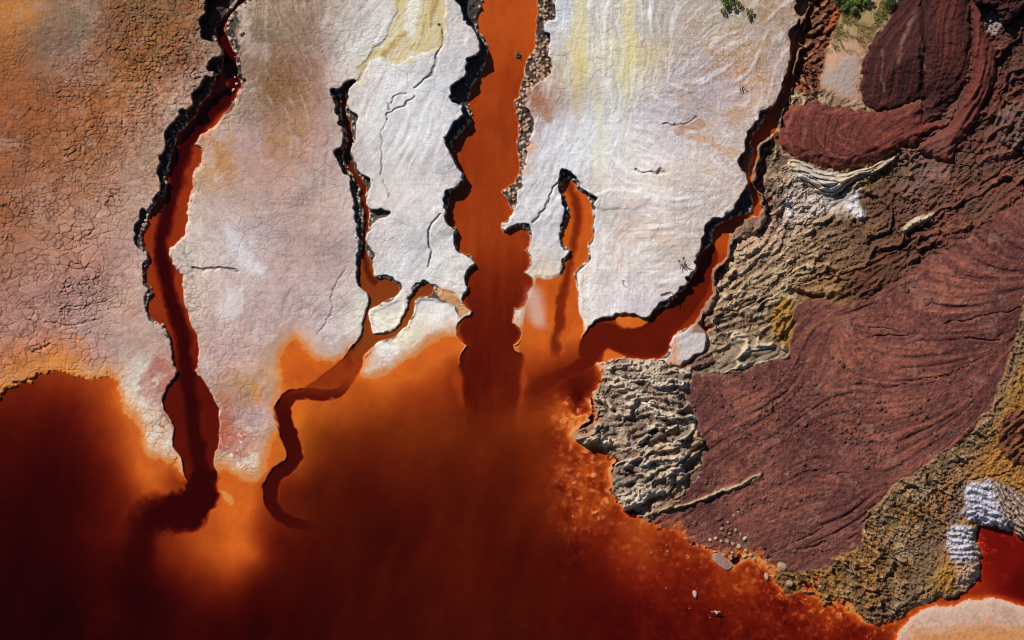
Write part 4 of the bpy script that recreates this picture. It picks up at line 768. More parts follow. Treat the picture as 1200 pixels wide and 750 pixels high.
tint((180,176,184), mWF * sstep(665, 650, V) * sstep(1148, 1136, U), 0.9); tint((166,134,112), mWF * np.maximum(sstep(1136, 1148, U), sstep(650, 672, V)), 0.9)
tint((104,96,108), mWF * sstep(0.2, 0.9, -st2) * sstep(672, 655, V), 0.5)
tint((206,186,152), mFold, 0.95); tint((188,182,190), mFold * sstep(0.0, 0.6, mott + 0.3), 0.5); tint((128,98,80), mFold * sstep(0.22, 0.05, fd), 0.5)
tint((204,182,152), inside(dSlab, 2.5), 0.85)
# plateau by the bushes
tint((162,142,132), mPlat, 1.0)
tint((182,130,86), mPlat * sstep(0.0, 0.7, mott + 0.02 * (70 - V)), 0.6)
tint((172,118,78), mPlat * sstep(-10, -2, dPlat), 0.6)
tint((132,118,66), mPlat * sstep(62, 34, V + 6 * mott) * (0.7 + 0.5 * mott2), 0.85)
tint((112,66,44), mRub, 1.0); tint((176,134,100), mRub * sstep(0.4, 1.4, LK), 0.55)
tint((164,80,36), mRub * sstep(962, 970, U - 0.4 * (40 - V)) * sstep(50, 30, V), 0.9); tint((168,84,40), mRub * sstep(-9, -2, dRub) * sstep(948, 940, U), 0.7)
tint((196,172,132), sstep(3, 0.5, dCrest), 0.8)
# clods along the banks; mud between them darkened to paint in recess shade
x_w0 = np.interp(V, [-40, 30, 75, 104, 150, 208, 267, 330, 390, 430, 480, 560], [285, 262, 271, 276, 230, 208, 192, 196, 214, 218, 226, 238])
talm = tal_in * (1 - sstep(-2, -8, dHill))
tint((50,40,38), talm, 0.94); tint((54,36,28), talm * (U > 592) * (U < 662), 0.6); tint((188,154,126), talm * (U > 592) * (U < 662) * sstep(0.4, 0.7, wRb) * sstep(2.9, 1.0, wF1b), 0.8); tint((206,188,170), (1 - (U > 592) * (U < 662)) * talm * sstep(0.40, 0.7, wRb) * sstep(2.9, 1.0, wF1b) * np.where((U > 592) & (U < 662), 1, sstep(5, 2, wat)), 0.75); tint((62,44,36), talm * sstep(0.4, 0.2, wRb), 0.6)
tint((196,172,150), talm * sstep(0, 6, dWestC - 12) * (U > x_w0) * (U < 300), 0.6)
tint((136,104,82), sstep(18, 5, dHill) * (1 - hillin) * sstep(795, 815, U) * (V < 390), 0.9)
tint((204,150,100), inside(poly([(511,336),(529,339),(541,348),(551,365),(540,374),(529,357),(511,350)], 1), 2), 0.9)
# sandbank
tint((190,156,136), sb, 1.0); tint((168,126,106), sb * sstep(0.1, 0.7, mott + mott2), 0.5); tint((214,190,166), sb * sstep(-14, -2, dBank), 0.5); tint((196,128,62), sb * sstep(726, 745, V + 4 * mott) * sstep(1060, 1075, U), 0.8); tint((150,110,84), sb * sstep(0.6, 0.9, wRb) * sstep(710, 735, V), 0.4)
tint((196,126,96), sb * inside(poly([(1154,720),(1164,722),(1166,738),(1156,736)], 1), 2), 0.6)
# rust settles wherever the water stands, and stains the shore
stain = sstep(26, 0, dLake + 7 * fbm(U, V, 22, 4, 58)) * (1 - hillin) * (1 - sb)
tint((214,150,84), stain, 0.55); tint((204,118,44), sstep(11, 0, dLake + 5 * fbm(U, V, 14, 4, 59)) * (1 - hillin) * (1 - sb), 0.75)
shore = sstep(0.03, 0.0, H)
tint((206,126,50), shore * (1 - 0.7 * sb), 0.6)
under = sstep(0.003, -0.002, H)
PIG = PIG * (1 - under[..., None]) + under[..., None] * BED.astype(np.float32)
PIG = PIG * (1 + under * (0.10 * mott + 0.05 * mott2))[..., None]
bright = under * np.clip(rubz * stone * 1.1, 0, 1)
PIG = PIG * (1 - 0.5 * bright[..., None]) + 0.5 * bright[..., None] * C(226, 150, 96)
tint((216,196,176), islands, 0.85)
brown = np.maximum(inside(dSecW, 1.5), sstep(5, 3, dSecL)) * under * sstep(430, 405, V)
tint((172,104,26), brown, 0.75)
tint((196,118,30), under * sstep(6, 2, dStream) * sstep(440, 470, V), 0.15)
PIG = PIG * (1 + (under * sstep(300, 380, U) * sstep(690, 600, U) * sstep(440, 520, V))[..., None] * np.float32([0.0, 0.45, 0.2]))
redder = under * sstep(640, 760, U) * sstep(560, 640, V) * sstep(0.022, 0.055, dep)
tint((200,58,14), redder, 0.6); tint((190,34,6), under * sstep(1080, 1130, U) * (1 - sb), 0.75)
tint((200,84,14), under * sstep(320, 300, U) * (dWestW < 2), 0.6)
PIG = np.clip(PIG, 0.004, 0.9).astype(np.float32)

# ------------------------------------------------------------------ which piece of ground each point belongs to
def at_v(pl, v):
    p = np.array(pl, float); o = np.argsort(p[:, 1]); return np.interp(v, p[o, 1], p[o, 0])
x_west = at_v([(285,-8),(262,28),(271,75),(276,104),(230,150),(208,208),(192,267),(196,330),(214,390),(218,430),(226,480),(231,525),(240,575)], V)
x_sec = at_v([(425,-40),(420,60),(412,95),(402,114),(402,130),(411,158),(403,181),(418,207),(427,225),(431,254),(427,285),(432,328),(430,360),(437,388),(424,420),(408,450)], V)
x_main = at_v([(600,-40),(595,60),(575,130),(570,250),(580,330),(575,460)], V)
LAB = np.zeros(U.shape, np.int16)                     # 0 lake bed
land = H > -0.0025
LAB[land & (U < x_west)] = 1
LAB[land & (U >= x_west) & (U < x_sec)] = 2
LAB[land & (U >= x_sec) & (U < x_main)] = 3
LAB[land & (U >= x_main)] = 4
hl = land & (dHill < 0)
LAB[hl] = 5
for k, d in [(6, dRed), (14, dGold), (20, dPlat), (21, dRub), (16, dLedge), (8, dLobe), (7, dMound), (17, dNE), (18, dBoul), (9, dOut), (10, dPale), (11, dKnob), (15, dBlob), (12, dWS), (13, dWF), (22, dFold), (23, dSlab)]:
    LAB[land & (d < 0) & ((dHill < 2) | (k in (9,)))] = k
LAB[(dRed < 0) & land & (dHill < 0) & (LAB == 14)] = 6
LAB[land & (dBank < 8)] = 19

# ------------------------------------------------------------------ real positions: every survey point is carried to its own height along its own ray
K = 1 - H / CAM_H
PX = (U - 600) * M_PX * K
PY = (375 - V) * M_PX * K

# ------------------------------------------------------------------ materials
def earth(name, rough=0.9, grain=14.0, gamt=0.16, bump=0.03, speck=0.0, spec=0.25):
    m = bpy.data.materials.new(name); m.use_nodes = True
    n = m.node_tree.nodes; l = m.node_tree.links
    b = n['Principled BSDF']
    b.inputs['Roughness'].default_value = rough
    b.inputs['Specular IOR Level'].default_value = spec
    at = n.new('ShaderNodeAttribute'); at.attribute_name = 'pigment'
    tc = n.new('ShaderNodeTexCoord')
    n1 = n.new('ShaderNodeTexNoise'); n1.inputs['Scale'].default_value = grain; n1.inputs['Detail'].default_value = 5; n1.inputs['Roughness'].default_value = 0.7
    l.new(tc.outputs['Object'], n1.inputs['Vector'])
    mr = n.new('ShaderNodeMapRange'); mr.inputs['From Min'].default_value = 0.3; mr.inputs['From Max'].default_value = 0.7
    mr.inputs['To Min'].default_value = 1 - gamt; mr.inputs['To Max'].default_value = 1 + gamt
    l.new(n1.outputs['Fac'], mr.inputs['Value'])
    mx = n.new('ShaderNodeVectorMath'); mx.operation = 'SCALE'
    l.new(at.outputs['Color'], mx.inputs[0]); l.new(mr.outputs[0], mx.inputs['Scale'])
    l.new(mx.outputs[0], b.inputs['Base Color'])
    bp = n.new('ShaderNodeBump'); bp.inputs['Strength'].default_value = 0.9; bp.inputs['Distance'].default_value = bump
    n2 = n.new('ShaderNodeTexNoise'); n2.inputs['Scale'].default_value = grain * 0.7; n2.inputs['Detail'].default_value = 6; n2.inputs['Roughness'].default_value = 0.65
    l.new(tc.outputs['Object'], n2.inputs['Vector'])
    l.new(n2.outputs['Fac'], bp.inputs['Height']); l.new(bp.outputs[0], b.inputs['Normal'])
    return m
M_MUD = earth('dried_mud', 0.85, 15, 0.13, 0.018)
M_BED = earth('rust_sediment', 0.9, 3, 0.05, 0.005)
M_TAIL = earth('red_tailings', 0.88, 15, 0.28, 0.09)
M_CRUST = earth('mineral_crust', 0.9, 14, 0.32, 0.12)
M_SAND = earth('wet_sand', 0.7, 14, 0.08, 0.015)

def terrain(name, lab, mat, kind=None, label=None, cat=None, group=None):
    fl = LAB[:-1, :-1]
    fy, fx = np.nonzero(fl == lab)
    if len(fy) == 0: return None
    a = fy * NX + fx
    quads = np.stack([a, a + NX, a + NX + 1, a + 1], 1).astype(np.int64)
    used, inv = np.unique(quads.ravel(), return_inverse=True)
    co = np.stack([PX.ravel()[used], PY.ravel()[used], H.ravel()[used]], 1).astype(np.float32)
    ctr = co.mean(0) * np.array([1, 1, 0]) if kind is None else np.zeros(3)
    me = bpy.data.meshes.new(name)
    me.vertices.add(len(co)); me.vertices.foreach_set('co', (co - ctr).astype(np.float32).ravel())
    nf = len(quads)
    me.loops.add(nf * 4); me.loops.foreach_set('vertex_index', inv.astype(np.int32).ravel())
    me.polygons.add(nf)
    me.polygons.foreach_set('loop_start', np.arange(0, nf * 4, 4, dtype=np.int32))
    me.polygons.foreach_set('use_smooth', np.ones(nf, bool))
    me.update(calc_edges=True)
    ca_ = me.color_attributes.new('pigment', 'FLOAT_COLOR', 'POINT')
    rgba = np.ones((len(used), 4), np.float32); rgba[:, :3] = PIG.reshape(-1, 3)[used]
    ca_.data.foreach_set('color', rgba.ravel())
    me.materials.append(mat)
    o = bpy.data.objects.new(name, me); COL.objects.link(o)
    o.location = ctr
    if kind: o['kind'] = kind
    if label: o['label'] = label
    if cat: o['category'] = cat
    if group: o['group'] = group
    return o

def S(name, lab, mat, label=None, cat=None): return terrain(name, lab, mat, 'structure', label, cat)
S('lake_bed', 0, M_BED, 'rust orange lake and stream bed lying under the red water', 'lake bed')
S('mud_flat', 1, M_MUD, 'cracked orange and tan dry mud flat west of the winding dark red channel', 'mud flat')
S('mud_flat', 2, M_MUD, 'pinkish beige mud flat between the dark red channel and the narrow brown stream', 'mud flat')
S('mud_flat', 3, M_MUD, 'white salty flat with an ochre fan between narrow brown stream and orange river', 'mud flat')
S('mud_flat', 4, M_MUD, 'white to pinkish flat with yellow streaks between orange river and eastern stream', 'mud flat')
S('hillside', 5, M_CRUST, 'crackled tan and brown crust of the hillside beside the eastern stream', 'hillside')
S('hill_slope', 6, M_TAIL, 'broad maroon slope of flowed mud with fine striations', 'slope')
S('gravel_bank', 14, M_CRUST, 'golden and brown ridged gravel bank below the maroon slope', 'bank')
S('plateau', 20, M_MUD, 'small pinkish plateau with dry grass beside the dark maroon mound', 'plateau')
S('rubble_strip', 21, M_CRUST, 'orange brown stepped rubble strip along the top of the eastern stream', 'rubble')
S('sandbank', 19, M_SAND, 'rounded pale sandbank with an orange middle, surrounded by red water', 'sandbank')
def T(name, lab, mat, label, cat, group=None): return terrain(name, lab, mat, None, label, cat, group)
T('earth_mound', 7, M_TAIL, 'tall dark maroon mound with ribs, beside the grassy plateau', 'mound')
T('mud_lobe', 8, M_TAIL, 'smooth red tongue of mud with pale arcs under the dark maroon mound', 'mud tongue')
T('earth_ledge', 16, M_TAIL, 'rough brownish red ledge with a dark shadow, right of the dark maroon mound', 'ledge')
T('earth_block', 17, M_TAIL, 'very dark brown block overhanging a pale hollow at the top edge', 'block')
T('boulder', 18, M_CRUST, 'big rounded greyish brown boulder near the right edge, shadowed underneath', 'boulder')
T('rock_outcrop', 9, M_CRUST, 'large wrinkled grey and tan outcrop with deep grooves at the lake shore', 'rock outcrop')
T('rock_outcrop', 10, M_CRUST, 'pale cream folded rock wedge below the golden patch on the crust', 'rock outcrop')
T('boulder', 11, M_CRUST, 'small brown ridged knob beside the flat grey patch of shore', 'boulder')
T('rock_outcrop', 12, M_MUD, 'white and dark striped clay bank above the red pool by the right edge', 'clay bank')
T('clay_fan', 13, M_MUD, 'small white striped clay fan with a rounded tan rim beside the red pool', 'clay bank')
T('earth_mound', 15, M_TAIL, 'flat dark red clump surrounded by golden gravel at the right edge', 'mound')
T('clay_fold', 22, M_CRUST, 'wavy cream clay folds with bluish shadows below the red mud tongue', 'clay fold')
T('stone_slab', 23, M_CRUST, 'long bright cream stone slab lying slanted on the brown hillside', 'stone slab')

# ------------------------------------------------------------------ water: one body of clear iron-red water, its colour comes from its depth
def water():
    m = bpy.data.materials.new('iron_red_water'); m.use_nodes = True
    n = m.node_tree.nodes; l = m.node_tree.links
    n.remove(n['Principled BSDF']); out = n['Material Output']
    tr = n.new('ShaderNodeBsdfTransparent'); gl = n.new('ShaderNodeBsdfGlossy'); gl.inputs['Roughness'].default_value = 0.06
    lw = n.new('ShaderNodeLayerWeight'); lw.inputs['Blend'].default_value = 0.5        # facing = 1 - cos
    p5 = n.new('ShaderNodeMath'); p5.operation = 'POWER'; p5.inputs[1].default_value = 5.0
    fr = n.new('ShaderNodeMath'); fr.operation = 'MULTIPLY_ADD'; fr.inputs[1].default_value = 0.98; fr.inputs[2].default_value = 0.02
    l.new(lw.outputs['Facing'], p5.inputs[0]); l.new(p5.outputs[0], fr.inputs[0])
    ms = n.new('ShaderNodeMixShader')
    l.new(fr.outputs[0], ms.inputs[0]); l.new(tr.outputs[0], ms.inputs[1]); l.new(gl.outputs[0], ms.inputs[2])
    l.new(ms.outputs[0], out.inputs['Surface'])
    va = n.new('ShaderNodeVolumeAbsorption')
    va.inputs['Density'].default_value = 40.0
    va.inputs['Color'].default_value = (*(1 - SIG / 40.0), 1)
    l.new(va.outputs[0], out.inputs['Volume'])
    bm = bmesh.new()
    bmesh.ops.create_cube(bm, size=1, matrix=Matrix.Translation((0, 0, -3.0)) @ Matrix.Diagonal((1500, 1500, 6.0, 1)))
    me = bpy.data.meshes.new('water'); bm.to_mesh(me); bm.free(); me.materials.append(m)
    o = bpy.data.objects.new('water', me); COL.objects.link(o)
    o['kind'] = 'structure'; o['label'] = 'dark red to orange acid water filling the lake and the streams'; o['category'] = 'water'
water()
# ------------------------------------------------------------------ loose things on the ground
def ground(u, v):
    i = int(np.argmin(np.abs(VY - v))); j = int(np.argmin(np.abs(UX - u)))
    return float(H[i, j])
def at(u, v, z=None):
    if z is None: z = ground(u, v)
    k = 1 - z / CAM_H
    return Vector(((u - 600) * M_PX * k, (375 - v) * M_PX * k, z))
def link(o, label=None, cat=None, group=None, parent=None):
    COL.objects.link(o)
    if parent: o.parent = parent
    if label: o['label'] = label
    if cat: o['category'] = cat
    if group: o['group'] = group
    return o
def simple_mat(name, c, c2, scale=6, rough=0.85, bump=0.02):
    m = bpy.data.materials.new(name); m.use_nodes = True
    n = m.node_tree.nodes; l = m.node_tree.links; b = n['Principled BSDF']
    b.inputs['Roughness'].default_value = rough; b.inputs['Specular IOR Level'].default_value = 0.25
    tc = n.new('ShaderNodeTexCoord'); nz = n.new('ShaderNodeTexNoise'); nz.inputs['Scale'].default_value = scale; nz.inputs['Detail'].default_value = 5
    oi = n.new('ShaderNodeObjectInfo'); ad = n.new('ShaderNodeMath'); ad.operation = 'MULTIPLY_ADD'; ad.inputs[1].default_value = 0.5
    l.new(tc.outputs['Object'], nz.inputs['Vector']); l.new(oi.outputs['Random'], ad.inputs[0]); l.new(nz.outputs['Fac'], ad.inputs[2])
    rp = n.new('ShaderNodeValToRGB'); rp.color_ramp.elements[0].position = 0.45; rp.color_ramp.elements[1].position = 1.05
    rp.color_ramp.elements[0].color = (*lin(c), 1); rp.color_ramp.elements[1].color = (*lin(c2), 1)
    l.new(ad.outputs[0], rp.inputs[0]); l.new(rp.outputs[0], b.inputs['Base Color'])
    bp = n.new('ShaderNodeBump'); bp.inputs['Distance'].default_value = bump
    l.new(nz.outputs['Fac'], bp.inputs['Height']); l.new(bp.outputs[0], b.inputs['Normal'])
    return m
def rock_mesh(name, seed, mat, flat=0.7, sub=3, rough=0.28):
    rs = np.random.RandomState(seed)
    bm = bmesh.new(); bmesh.ops.create_icosphere(bm, subdivisions=sub, radius=1)
    cuts = [Vector(rs.normal(size=3)).normalized() for _ in range(9)]; offs = rs.uniform(0.55, 0.9, 9)
    sx, sy = rs.uniform(0.8, 1.25), rs.uniform(0.7, 1.1)
    for v in bm.verts:
        for c, o in zip(cuts, offs):
            d = v.co.dot(c) - o
            if d > 0: v.co -= c * d * 0.85
        from mathutils import noise as mn
        v.co *= 1 + rough * 0.5 * mn.noise(v.co * 2.3 + Vector((seed, 0, 0))) + rough * 0.25 * mn.noise(v.co * 5.1 + Vector((0, seed, 0)))
        v.co.x *= sx; v.co.y *= sy; v.co.z *= flat
    me = bpy.data.meshes.new(name); bm.to_mesh(me); bm.free(); me.materials.append(mat)
    return me
MS_DARK = simple_mat('dark_stone', (62,38,34), (120,78,66))
MS_PALE = simple_mat('pale_stone', (132,92,78), (186,150,134))
MS_TAN = simple_mat('tan_stone', (104,80,62), (186,156,120))
MS_CLOD = simple_mat('mud_clod', (122,94,76), (206,180,156))
rocks_dark = [rock_mesh('stone', 20 + k, MS_DARK) for k in range(5)]
rocks_pale = [rock_mesh('pebble', 40 + k, MS_PALE, .6) for k in range(4)]
rocks_tan = [rock_mesh('stone', 60 + k, MS_TAN, .75) for k in range(5)]
rocks_clod = [rock_mesh('mud_clod', 80 + k, MS_CLOD, .7) for k in range(5)]
proto = {}
def put_rock(kind, meshes, u, v, r, label, cat, group=None, sink=0.35, base=None):
    me = random.choice(meshes)
    if me.name not in proto:
        o = bpy.data.objects.new(kind, me); proto[me.name] = o
    else:
        o = proto[me.name].copy()
        for k in ('label', 'category', 'group'):
            if k in o: del o[k]
        o.name = kind
    z = ground(u, v) if base is None else base
    o.location = at(u, v, z + r * (0.5 - sink))
    s = r * random.uniform(0.85, 1.15)
    o.scale = (s * random.uniform(.85, 1.3), s, s * random.uniform(.7, 1.0))
    o.rotation_euler = (random.uniform(-.25, .25), random.uniform(-.25, .25), random.uniform(0, 6.28))
    return link(o, label, cat, group)

TRACED = [(845,475,.13),(855,472.5,.15),(858,486,.12),(850.6,482,.10),(831,481,.10),(1052,430,.16),(1082,433,.11),(1087,468,.12),(958,460,.13),(938,452,.10),(968,473,.12),(1085,487,.12),(1015,547,.20),(1050,523,.13),(842,608,.16),(814,613,.17),(868,629,.12),(895,641,.16),(872,512,.14),(878,508,.11),(983,423,.14),(988,428,.17),(976,419,.11),(1064,341,.15),(1071,336,.13),(1087,355,.16),(1092,349,.12),(1000,478,.12),(1006,484,.11),(1032,478,.12),(1036,470,.10),(1078,476,.15),(1068,484,.12),(1074,490,.13),(1081,492,.12),(933,497,.12),(944,503,.10),(890,520,.12),(869,538,.11),(905,533,.12),(880,540,.10)]
for u, v, r in TRACED:
    put_rock('stone', rocks_dark, u, v, r, 'small dark stone lying on the maroon flowed mud slope', 'stone', 'dark stones scattered over the maroon slope')
cnt = 0
while cnt < 190:
    u = random.uniform(812, 1170); v = random.uniform(425, 650)
    i = int(np.argmin(np.abs(VY - v))); j = int(np.argmin(np.abs(UX - u)))
    if LAB[i, j] != 6 or dRed[i, j] > -5: continue
    if noise(np.float32([u]), np.float32([v]), 45.0, 91)[0] < random.uniform(-.35, .6): continue
    put_rock('stone', rocks_dark, u, v, random.choice([.035, .04, .05, .05, .06, .07, .10, .13]), 'small dark stone lying on the maroon flowed mud slope', 'stone', 'dark stones scattered over the maroon slope'); cnt += 1
# tan stones where the slope meets the lake
for u, v, r in [(846,620,.13),(855,625,.12),(862,621,.15),(868,626,.10),(873,631,.13),(839,631,.11),(845,634,.10),(852,634,.12),(832,633,.10),(859,637,.12),(866,640,.14),(874,645,.12),(880,650,.15),(873,652,.13),(866,652,.11),(858,648,.10),(884,655,.11),(860,604,.11),(865,600,.09),(853,612,.10)]:
    put_rock('stone', rocks_tan, u, v, r, 'tan stone in the loose heap where the maroon slope meets the lake', 'stone', 'tan stones heaped at the lake edge')
# pebbles standing out of the red water
for u, v, r in [(763.5,648,.13),(781,639,.11),(782,646,.12),(775,645,.08),(810,638,.08),(805,651,.10),(773,672,.08),(781,689,.08),(808,713,.07),(757,689,.06),(817,690,.07),(868,737,.06)]:
    put_rock('pebble', rocks_pale, u, v, r * .72, 'small pale pebble standing in the dark red shallows off the slope', 'pebble', 'pale pebbles in the red shallows', base=-0.03)
put_rock('boulder', rocks_pale, 814.5, 696, .22, 'broken pinkish stone in red water between the driftwood and the long pale slab', 'boulder', base=-0.04)
put_rock('boulder', rocks_pale, 898.5, 675.5, .24, 'lone pale grey boulder just off the rubble shore with a dark shadow', 'boulder', base=-0.03)
put_rock('boulder', rocks_tan, 916, 664, .26, 'tan boulder on the shore at the tip of the golden bank', 'boulder')
put_rock('boulder', rocks_tan, 925, 684, .28, 'dark tan boulder on the orange shore below the tip of the golden bank', 'boulder')
sl = rock_mesh('stone_slab', 99, MS_PALE, .35, 4, .2)
o = bpy.data.objects.new('stone_slab', sl); o.location = at(847.5, 658, -0.01); o.scale = (.85, .42, .30); o.rotation_euler = (0, 0, R(-42))
link(o, 'long pale mauve slab lying slanted at the water edge below the stone heap', 'stone slab')
bo = rock_mesh('boulder', 123, MS_TAN, .6, 4, .3)
o = bpy.data.objects.new('boulder', bo); o.location = at(876, 266, .20); o.scale = (.36, .42, .34); o.rotation_euler = (0, 0, R(30))
link(o, 'rounded tan boulder on the hill side of the bend in the eastern stream', 'boulder')
# fallen clods along the banks of the wide river
def bank(poly_pts, n, label, group, rmin=.05, rmax=.13, side=1, inset=(1, 7)):
    P = np.array(poly_pts, float); seg = np.diff(P, axis=0); L = np.hypot(seg[:, 0], seg[:, 1]); c = np.r_[0, L.cumsum()]
    for _ in range(n):
        s = random.uniform(0, c[-1]); k = min(int(np.searchsorted(c, s) - 1), len(seg) - 1); k = max(k, 0)
        q = P[k] + seg[k] * ((s - c[k]) / L[k]); nrm = np.array([-seg[k][1], seg[k][0]]) / L[k]
        q = q + nrm * side * random.uniform(*inset)
        z = ground(*q)
        if z < -0.12 or z > 0.5: continue
        put_rock('mud_clod', rocks_clod, q[0], q[1], random.uniform(rmin, rmax), label, 'mud clod', group, base=max(z, -0.02))
bank([(634,0),(636,20),(634,36),(632,54),(622,74),(616,95),(613,112),(607,124),(610,140),(612,156),(609,172),(613,192)], 46, 'pale mud clod fallen at the foot of the bank east of the orange river', 'mud clods below the east bank of the wide river', side=-1, inset=(-1, 10))
bank([(544,88),(548,100),(552,118),(552,132),(540,156),(531,166),(532,182)], 14, 'pale mud clod lying under the shaded west bank of the orange river', 'mud clods below the west bank of the wide river', side=1, inset=(-3, 3))
bank([(228,118),(216,136),(205,150),(198,168),(195,186),(194,204),(188,222),(178,236),(170,254),(166,272)], 40, 'pale mud clod under the shaded west bank of the dark red channel', 'mud clods below the west bank of the dark channel', .04, .10, -1, (-3, 3))
bank([(268,14),(268,34),(275,50),(270,126),(262,140),(246,152),(232,166),(238,180),(230,198)], 30, 'pale mud clod on the sunny east bank of the dark red channel', 'mud clods on the east bank of the dark channel', .04, .09, -1, (0, 6))
bank([(393,118),(396,132),(401,148),(404,166),(400,186),(412,208),(418,224),(420,240),(421,256),(420,280),(419,300)], 30, 'pale mud clod at the west edge of the narrow brown stream', 'mud clods along the west edge of the narrow stream', .035, .08, 1, (-2, 3))

# driftwood in the lake
def tube(bm, pts, radii, seg=7):
    rings = []
    for i, (p, r) in enumerate(zip(pts, radii)):
        p = Vector(p); d = (Vector(pts[min(i + 1, len(pts) - 1)]) - Vector(pts[max(i - 1, 0)])).normalized()
        a = d.orthogonal().normalized(); b = d.cross(a)
        rings.append([bm.verts.new(p + (a * math.cos(t) + b * math.sin(t)) * r * random.uniform(.85, 1.15)) for t in [2 * math.pi * k / seg for k in range(seg)]])
    for r0, r1 in zip(rings, rings[1:]):
        for k in range(seg): bm.faces.new((r0[k], r0[(k + 1) % seg], r1[(k + 1) % seg], r1[k]))
    bm.faces.new(rings[0][::-1]); bm.faces.new(rings[-1])
def done(name, bm, mat, smooth=False):
    bmesh.ops.recalc_face_normals(bm, faces=bm.faces)
    me = bpy.data.meshes.new(name); bm.to_mesh(me); bm.free(); me.materials.append(mat)
    if smooth: me.polygons.foreach_set('use_smooth', [True] * len(me.polygons))
    return bpy.data.objects.new(name, me)
M_WOOD = simple_mat('bleached_wood', (128,92,64), (206,172,134), 9)
M_TWIG = simple_mat('dark_twig', (40,30,26), (76,58,46), 9)
e = bpy.data.objects.new('driftwood', None); e.location = at(838, 717, 0); e.scale = (.8, .8, .8); link(e, 'bleached forked driftwood stump sticking out of the dark red lake', 'driftwood')
bm = bmesh.new(); tube(bm, [(0.02,-.05,-.4),(0,0,.0),(.0,.03,.25),(.02,.06,.36)], [.12,.11,.10,.07]); link(done('stump', bm, M_WOOD), parent=e)
for k, pts in enumerate([[(-.02,.05,.28),(-.16,.09,.36),(-.30,.08,.40),(-.38,.12,.40)], [(.02,.05,.28),(.14,.06,.36),(.26,.10,.38),(.34,.09,.42)], [(.03,.0,.24),(.08,-.06,.32),(.12,-.08,.36)]]):
    bm = bmesh.new(); tube(bm, pts, [.07,.055,.04,.02][:len(pts)]); link(done('branch', bm, M_WOOD), parent=e)
bm = bmesh.new(); tube(bm, [(-.42,-.42,.02),(-.36,-.40,.05),(-.30,-.44,.03)], [.03,.04,.02]); link(done('root_knob', bm, M_WOOD), parent=e)
# dead twigs caught on the bank edge
def twigs(u, v, label, n, length, seed):
    rs = random.Random(seed)
    bm = bmesh.new()
    for k in range(n):
        a = rs.uniform(-2.3, -0.7) if k else -1.2; L = length * rs.uniform(.5, 1); x, y = rs.uniform(-.15, .15), rs.uniform(-.1, .1)
        tube(bm, [(x, y, .03), (x + math.cos(a) * L * .5, y + math.sin(a) * L * .5, .09), (x + math.cos(a + .3) * L, y + math.sin(a + .3) * L, .06)], [.022, .018, .008], 5)
    o = done('dead_branch', bm, M_TWIG); o.location = at(u, v); link(o, label, 'branch'); return o
twigs(801, 309, 'dark dead twigs fanned over the white flat at the eastern stream bank', 5, .55, 5)
twigs(789, 345, 'short dark dead twig lying on the white flat by the stream corner', 3, .4, 8)
twigs(870, 103, 'small dark clump of dead twigs lying on the pinkish flat', 6, .35, 9)

# ------------------------------------------------------------------ bushes and grass
def leaf_mat(name, c, c2):
    m = bpy.data.materials.new(name); m.use_nodes = True
    n = m.node_tree.nodes; l = m.node_tree.links; b = n['Principled BSDF']
    b.inputs['Roughness'].default_value = 0.6; b.inputs['Specular IOR Level'].default_value = 0.2
    g = n.new('ShaderNodeNewGeometry'); rp = n.new('ShaderNodeValToRGB')
    rp.color_ramp.elements[0].color = (*lin(c), 1); rp.color_ramp.elements[1].color = (*lin(c2), 1)
    l.new(g.outputs['Random Per Island'], rp.inputs[0]); l.new(rp.outputs[0], b.inputs['Base Color'])
    return m
def bush(u, v, rx, ry, h, n, mat, label, seed, leaf=.07):
    rs = np.random.RandomState(seed)
    e = bpy.data.objects.new('shrub', None); e.location = at(u, v); link(e, label, 'shrub')
    bm = bmesh.new()
    cl_ = [(rs.uniform(-.75, .75) * rx, rs.uniform(-.75, .75) * ry, rs.uniform(.35, .9) * h, rs.uniform(.22, .5)) for _ in range(9)]
    for k in range(n):
        c = cl_[rs.randint(9)]
        d = rs.normal(size=3); d /= np.linalg.norm(d); d *= rs.uniform(.5, 1) ** .5 * c[3]
        p = Vector((c[0] + d[0] * rx, c[1] + d[1] * ry, max(.03, c[2] + d[2] * h * .6)))
        q = Euler((rs.uniform(-1, 1), rs.uniform(-1, 1), rs.uniform(0, 6.28))).to_matrix()
        s = leaf * rs.uniform(.6, 1.4)
        vs = [bm.verts.new(p + q @ Vector(w)) for w in ((-s * .35, 0, 0), (0, -s, 0), (s * .35, 0, .01), (0, s, 0))]
        bm.faces.new(vs)
    f = done('foliage', bm, mat); link(f, parent=e)
    bm = bmesh.new()
    for c in cl_:
        tube(bm, [(0, 0, -.03), (c[0] * .5, c[1] * .5, c[2] * .5), (c[0], c[1], c[2])], [.02, .015, .006], 5)
    link(done('stem', bm, M_TWIG), parent=e)
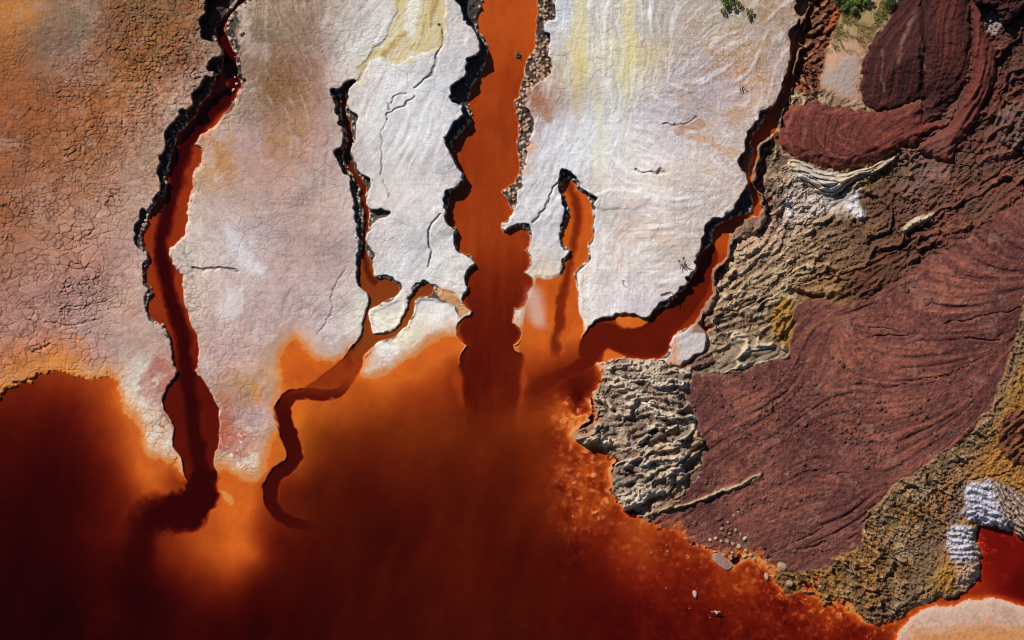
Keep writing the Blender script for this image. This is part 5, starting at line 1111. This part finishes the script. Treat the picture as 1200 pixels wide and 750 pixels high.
L_BRIGHT = leaf_mat('bright_leaf', (60,80,32), (112,134,60))
L_DARK = leaf_mat('dark_leaf', (34,52,26), (86,104,52))
L_OLIVE = leaf_mat('olive_leaf', (78,84,44), (142,136,84))
bush(851, 6, .42, .62, .5, 700, L_BRIGHT, 'small green shrub at the top edge of the pinkish flat', 1)
bush(878, 14, .22, .50, .3, 220, L_OLIVE, 'sparse thin greyish shrub right of the small green shrub on the flat', 2, .06)
bush(865, 5, .18, .3, .25, 120, L_OLIVE, 'tiny olive shrub between the small green shrub and the sparse thin one', 6, .06)
bush(996, 10, .55, .42, .6, 900, L_BRIGHT, 'bright green shrub on the grassy plateau beside the rubble strip', 3)
bush(1009, 0, .50, .40, .5, 700, L_BRIGHT, 'yellowish green shrub cut by the top edge of the picture', 4)
bush(982, -2, .5, .4, .6, 600, L_DARK, 'dark green shrub at the top edge beside the rubble strip', 7)
bush(1043, 2, .45, .4, .5, 500, L_DARK, 'dark green shrub touching the maroon mound at the top edge', 5)
bush(606, 64, .12, .16, .22, 110, L_OLIVE, 'little green tuft growing in the middle of the orange river', 9, .06)
# dry grass on the plateau: nobody could count it
rs = np.random.RandomState(3)
bm = bmesh.new()
for k in range(9000):
    u = rs.uniform(968, 1048); v = rs.uniform(-8, 62)
    i = int(np.searchsorted(VY, v)); j = int(np.searchsorted(UX, u))
    if dPlat[i, j] > -2 or rs.uniform() < (v - 5) / 62 * .85 + .1 or noise(np.float32([u]), np.float32([v]), 9.0, 93)[0] < -.15: continue
    p = at(u, v, float(H[i, j])); a = rs.uniform(0, 6.28); L = rs.uniform(.10, .30); w = .02
    d = Vector((math.cos(a), math.sin(a), 0)); sd = Vector((-d.y, d.x, 0))
    t = p + d * L * .55 + Vector((0, 0, L))
    bm.faces.new([bm.verts.new(p + sd * w), bm.verts.new(p - sd * w), bm.verts.new(t)])
g = done('grass', bm, leaf_mat('dry_grass', (88,92,44), (176,154,92))); link(g, 'dry olive and straw grass growing on the plateau under the bright shrubs', 'grass'); g['kind'] = 'stuff'
